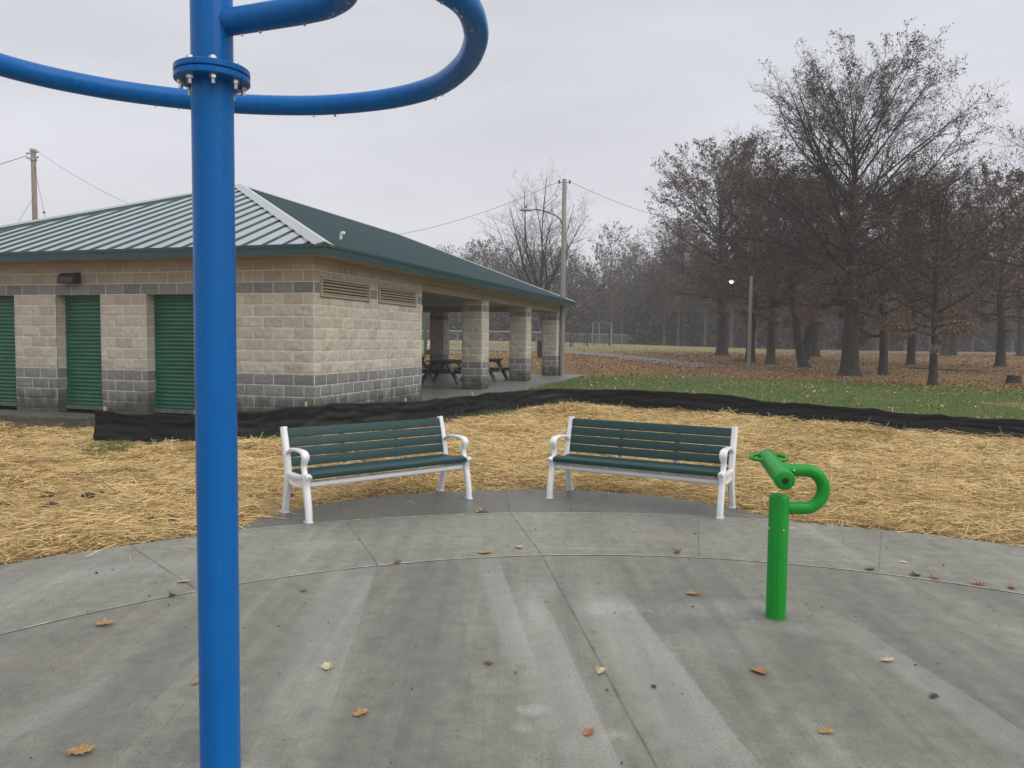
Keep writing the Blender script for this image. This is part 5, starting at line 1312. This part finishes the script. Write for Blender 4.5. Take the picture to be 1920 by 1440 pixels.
LEAVES = [((-1.64, 2.87, 0), 0.2, .060, 'tan', 'large tan oak leaf on the concrete left of the blue post, nearest the camera'),
 ((-1.44, 3.47, 0), 1.2, .026, 'tan', 'small tan leaf beside the left side of the blue post'),
 ((-0.88, 3.65, 0), 2.0, .042, 'pale', 'pale leaf on the concrete right of the blue post'),
 ((-0.63, 3.20, 0), .9, .044, 'tan', 'tan lobed leaf right of the blue post, second nearest the camera'),
 ((-0.10, 3.72, 0), 2.6, .030, 'brown', 'small brown leaf in the middle of the concrete'),
 ((0.44, 3.63, 0), 1.1, .036, 'pale', 'curled pale leaf sliver beside the long joint line'),
 ((1.21, 3.65, 0), 2.2, .050, 'orange', 'orange leaf standing up in front of the green water cannon'),
 ((1.90, 3.80, 0), .3, .042, 'pale', 'pale star shaped leaf right of the green water cannon'),
 ((0.33, 3.06, 0), 4.0, .034, 'orange', 'rust brown leaf near the bottom, right of the long joint line'),
 ((1.30, 3.08, 0), .1, .034, 'tan', 'small tan leaf near the bottom, in front of the cannon'),
 ((1.92, 3.41, 0), .5, .028, 'dark', 'small dark leaf scrap at the lower right'),
 ((1.16, 4.79, 0), 2.9, .050, 'tan', 'curled tan leaf between the cannon and the right bench'),
 ((-1.30, 4.79, 0), 2.0, .040, 'olive', 'yellowish leaf inside the white joint, right of the post'),
 ((-2.12, 4.93, 0), .4, .045, 'pale', 'pale leaf on the walkway at the joint left of the blue post'),
 ((-2.07, 4.66, 0), 1.6, .034, 'dark', 'dark brown leaf lying on the white joint left of the blue post'),
 ((-2.24, 4.18, 0), .2, .055, 'tan', 'flat tan leaf inside the white joint at the left'),
 ((-0.80, 5.40, 0), 1.0, .040, 'brown', 'brown leaf on the white joint below the left bench'),
 ((-0.19, 5.68, 0), .3, .065, 'tan', 'tan leaf on the white joint left of the long joint line'),
 ((0.07, 5.83, 0), 2.3, .045, 'pale', 'pale leaf just above the white joint'),
 ((1.26, 5.75, 0), 1.3, .050, 'brown', 'brown leaf on the white joint in front of the right bench'),
 ((2.54, 5.37, 0), .7, .060, 'olive', 'dull green leaf at the walkway joint right of the cannon'),
 ((2.78, 5.23, 0), .2, .045, 'dark', 'dark leaf on the white joint at the right'),
 ((2.89, 5.18, 0), 1.9, .042, 'orange', 'small rust leaf on the joint beside the dark leaf'),
 ((3.12, 5.05, 0), 2.7, .050, 'orange', 'orange leaf on the white joint at the far right'),
 ((3.29, 4.99, 0), 4.4, .045, 'orange', 'last orange leaf along the joint at the far right'),
 ((-0.27, 7.06, 0), .6, .080, 'tan', 'tan leaf on the damp pad between the two benches'),
 ((0.67, 3.48, 0), 1.7, .020, 'dark', 'tiny dark leaf scrap left of the orange leaf'),
 ((2.87, 5.55, 0), 2.4, .035, 'pale', 'pale leaf on the walkway near the right edge')]
for i, (p, rz, s, cn, lb_) in enumerate(LEAVES):
    me = oak_leaf_mesh(i + 1); o = link('fallen_leaf', me, LM[cn]); o.location = (p[0], p[1], .002); o.rotation_euler = (random.uniform(-.12, .12), random.uniform(-.12, .12), rz); s *= 1.35; o.scale = (s, s, s)
    o.location.z += s * .06
    tag(o, lb_, 'leaf', 'fallen leaves on the concrete')
# specks of debris
def debris():
    r = np.random.default_rng(55); n = 1100
    x = r.uniform(-4.4, 5.0, n); y = r.uniform(2.2, 7.9, n); ok = (pad_dist(x, y) < -.05) & (np.abs(x) < .72 * y); x, y = x[ok], y[ok]; n = len(x)
    s = r.gamma(1.4, .0020, n) + .0012; yaw = r.uniform(0, 6.28, n); el = r.uniform(.3, 1, n)
    a = np.stack([np.cos(yaw), np.sin(yaw), r.uniform(-.2, .2, n)], -1) * s[:, None]; b = np.stack([-np.sin(yaw), np.cos(yaw), r.uniform(-.2, .2, n)], -1) * (s * el)[:, None]
    c = np.stack([x, y, np.full(n, .005)], -1); tp = c.copy(); tp[:, 2] += s * .8
    Vs = np.stack([c - a, c - b, c + a, c + b, tp], 1).reshape(-1, 3); i0 = np.arange(n)[:, None] * 5
    Fq = np.concatenate([i0 + np.array(q) for q in ([0, 1, 4], [1, 2, 4], [2, 3, 4], [3, 0, 4])], 1).reshape(-1, 3)
    M['speck'] = leafmat('dark specks', (0, (.035, .030, .024)), (.7, (.07, .06, .045)), (1, (.2, .16, .1)))
    tag(np_mesh('ground_debris', Vs, Fq, M['speck'], tint=np.repeat(r.random(n) ** 1.5, 4)), 'dark specks of soil and leaf scraps on the concrete', 'debris', kind='stuff')
debris()

# ------------------------------------------------------------------ misty air
bm = bmesh.new(); box(bm, (0, 60, 10.0), (520, 420, 24.0))
t = bpy.data.materials.new('thin mist'); t.use_nodes = True; n_ = t.node_tree; n_.nodes.remove(n_.nodes['Principled BSDF'])
vo = n_.nodes.new('ShaderNodeVolumePrincipled'); vo.inputs['Color'].default_value = (.92, .94, 1.0, 1); vo.inputs['Density'].default_value = .0015; vo.inputs['Anisotropy'].default_value = 0.
n_.links.new(vo.outputs[0], n_.nodes['Material Output'].inputs['Volume'])
tag(obj('haze', bm, t), kind='stuff')
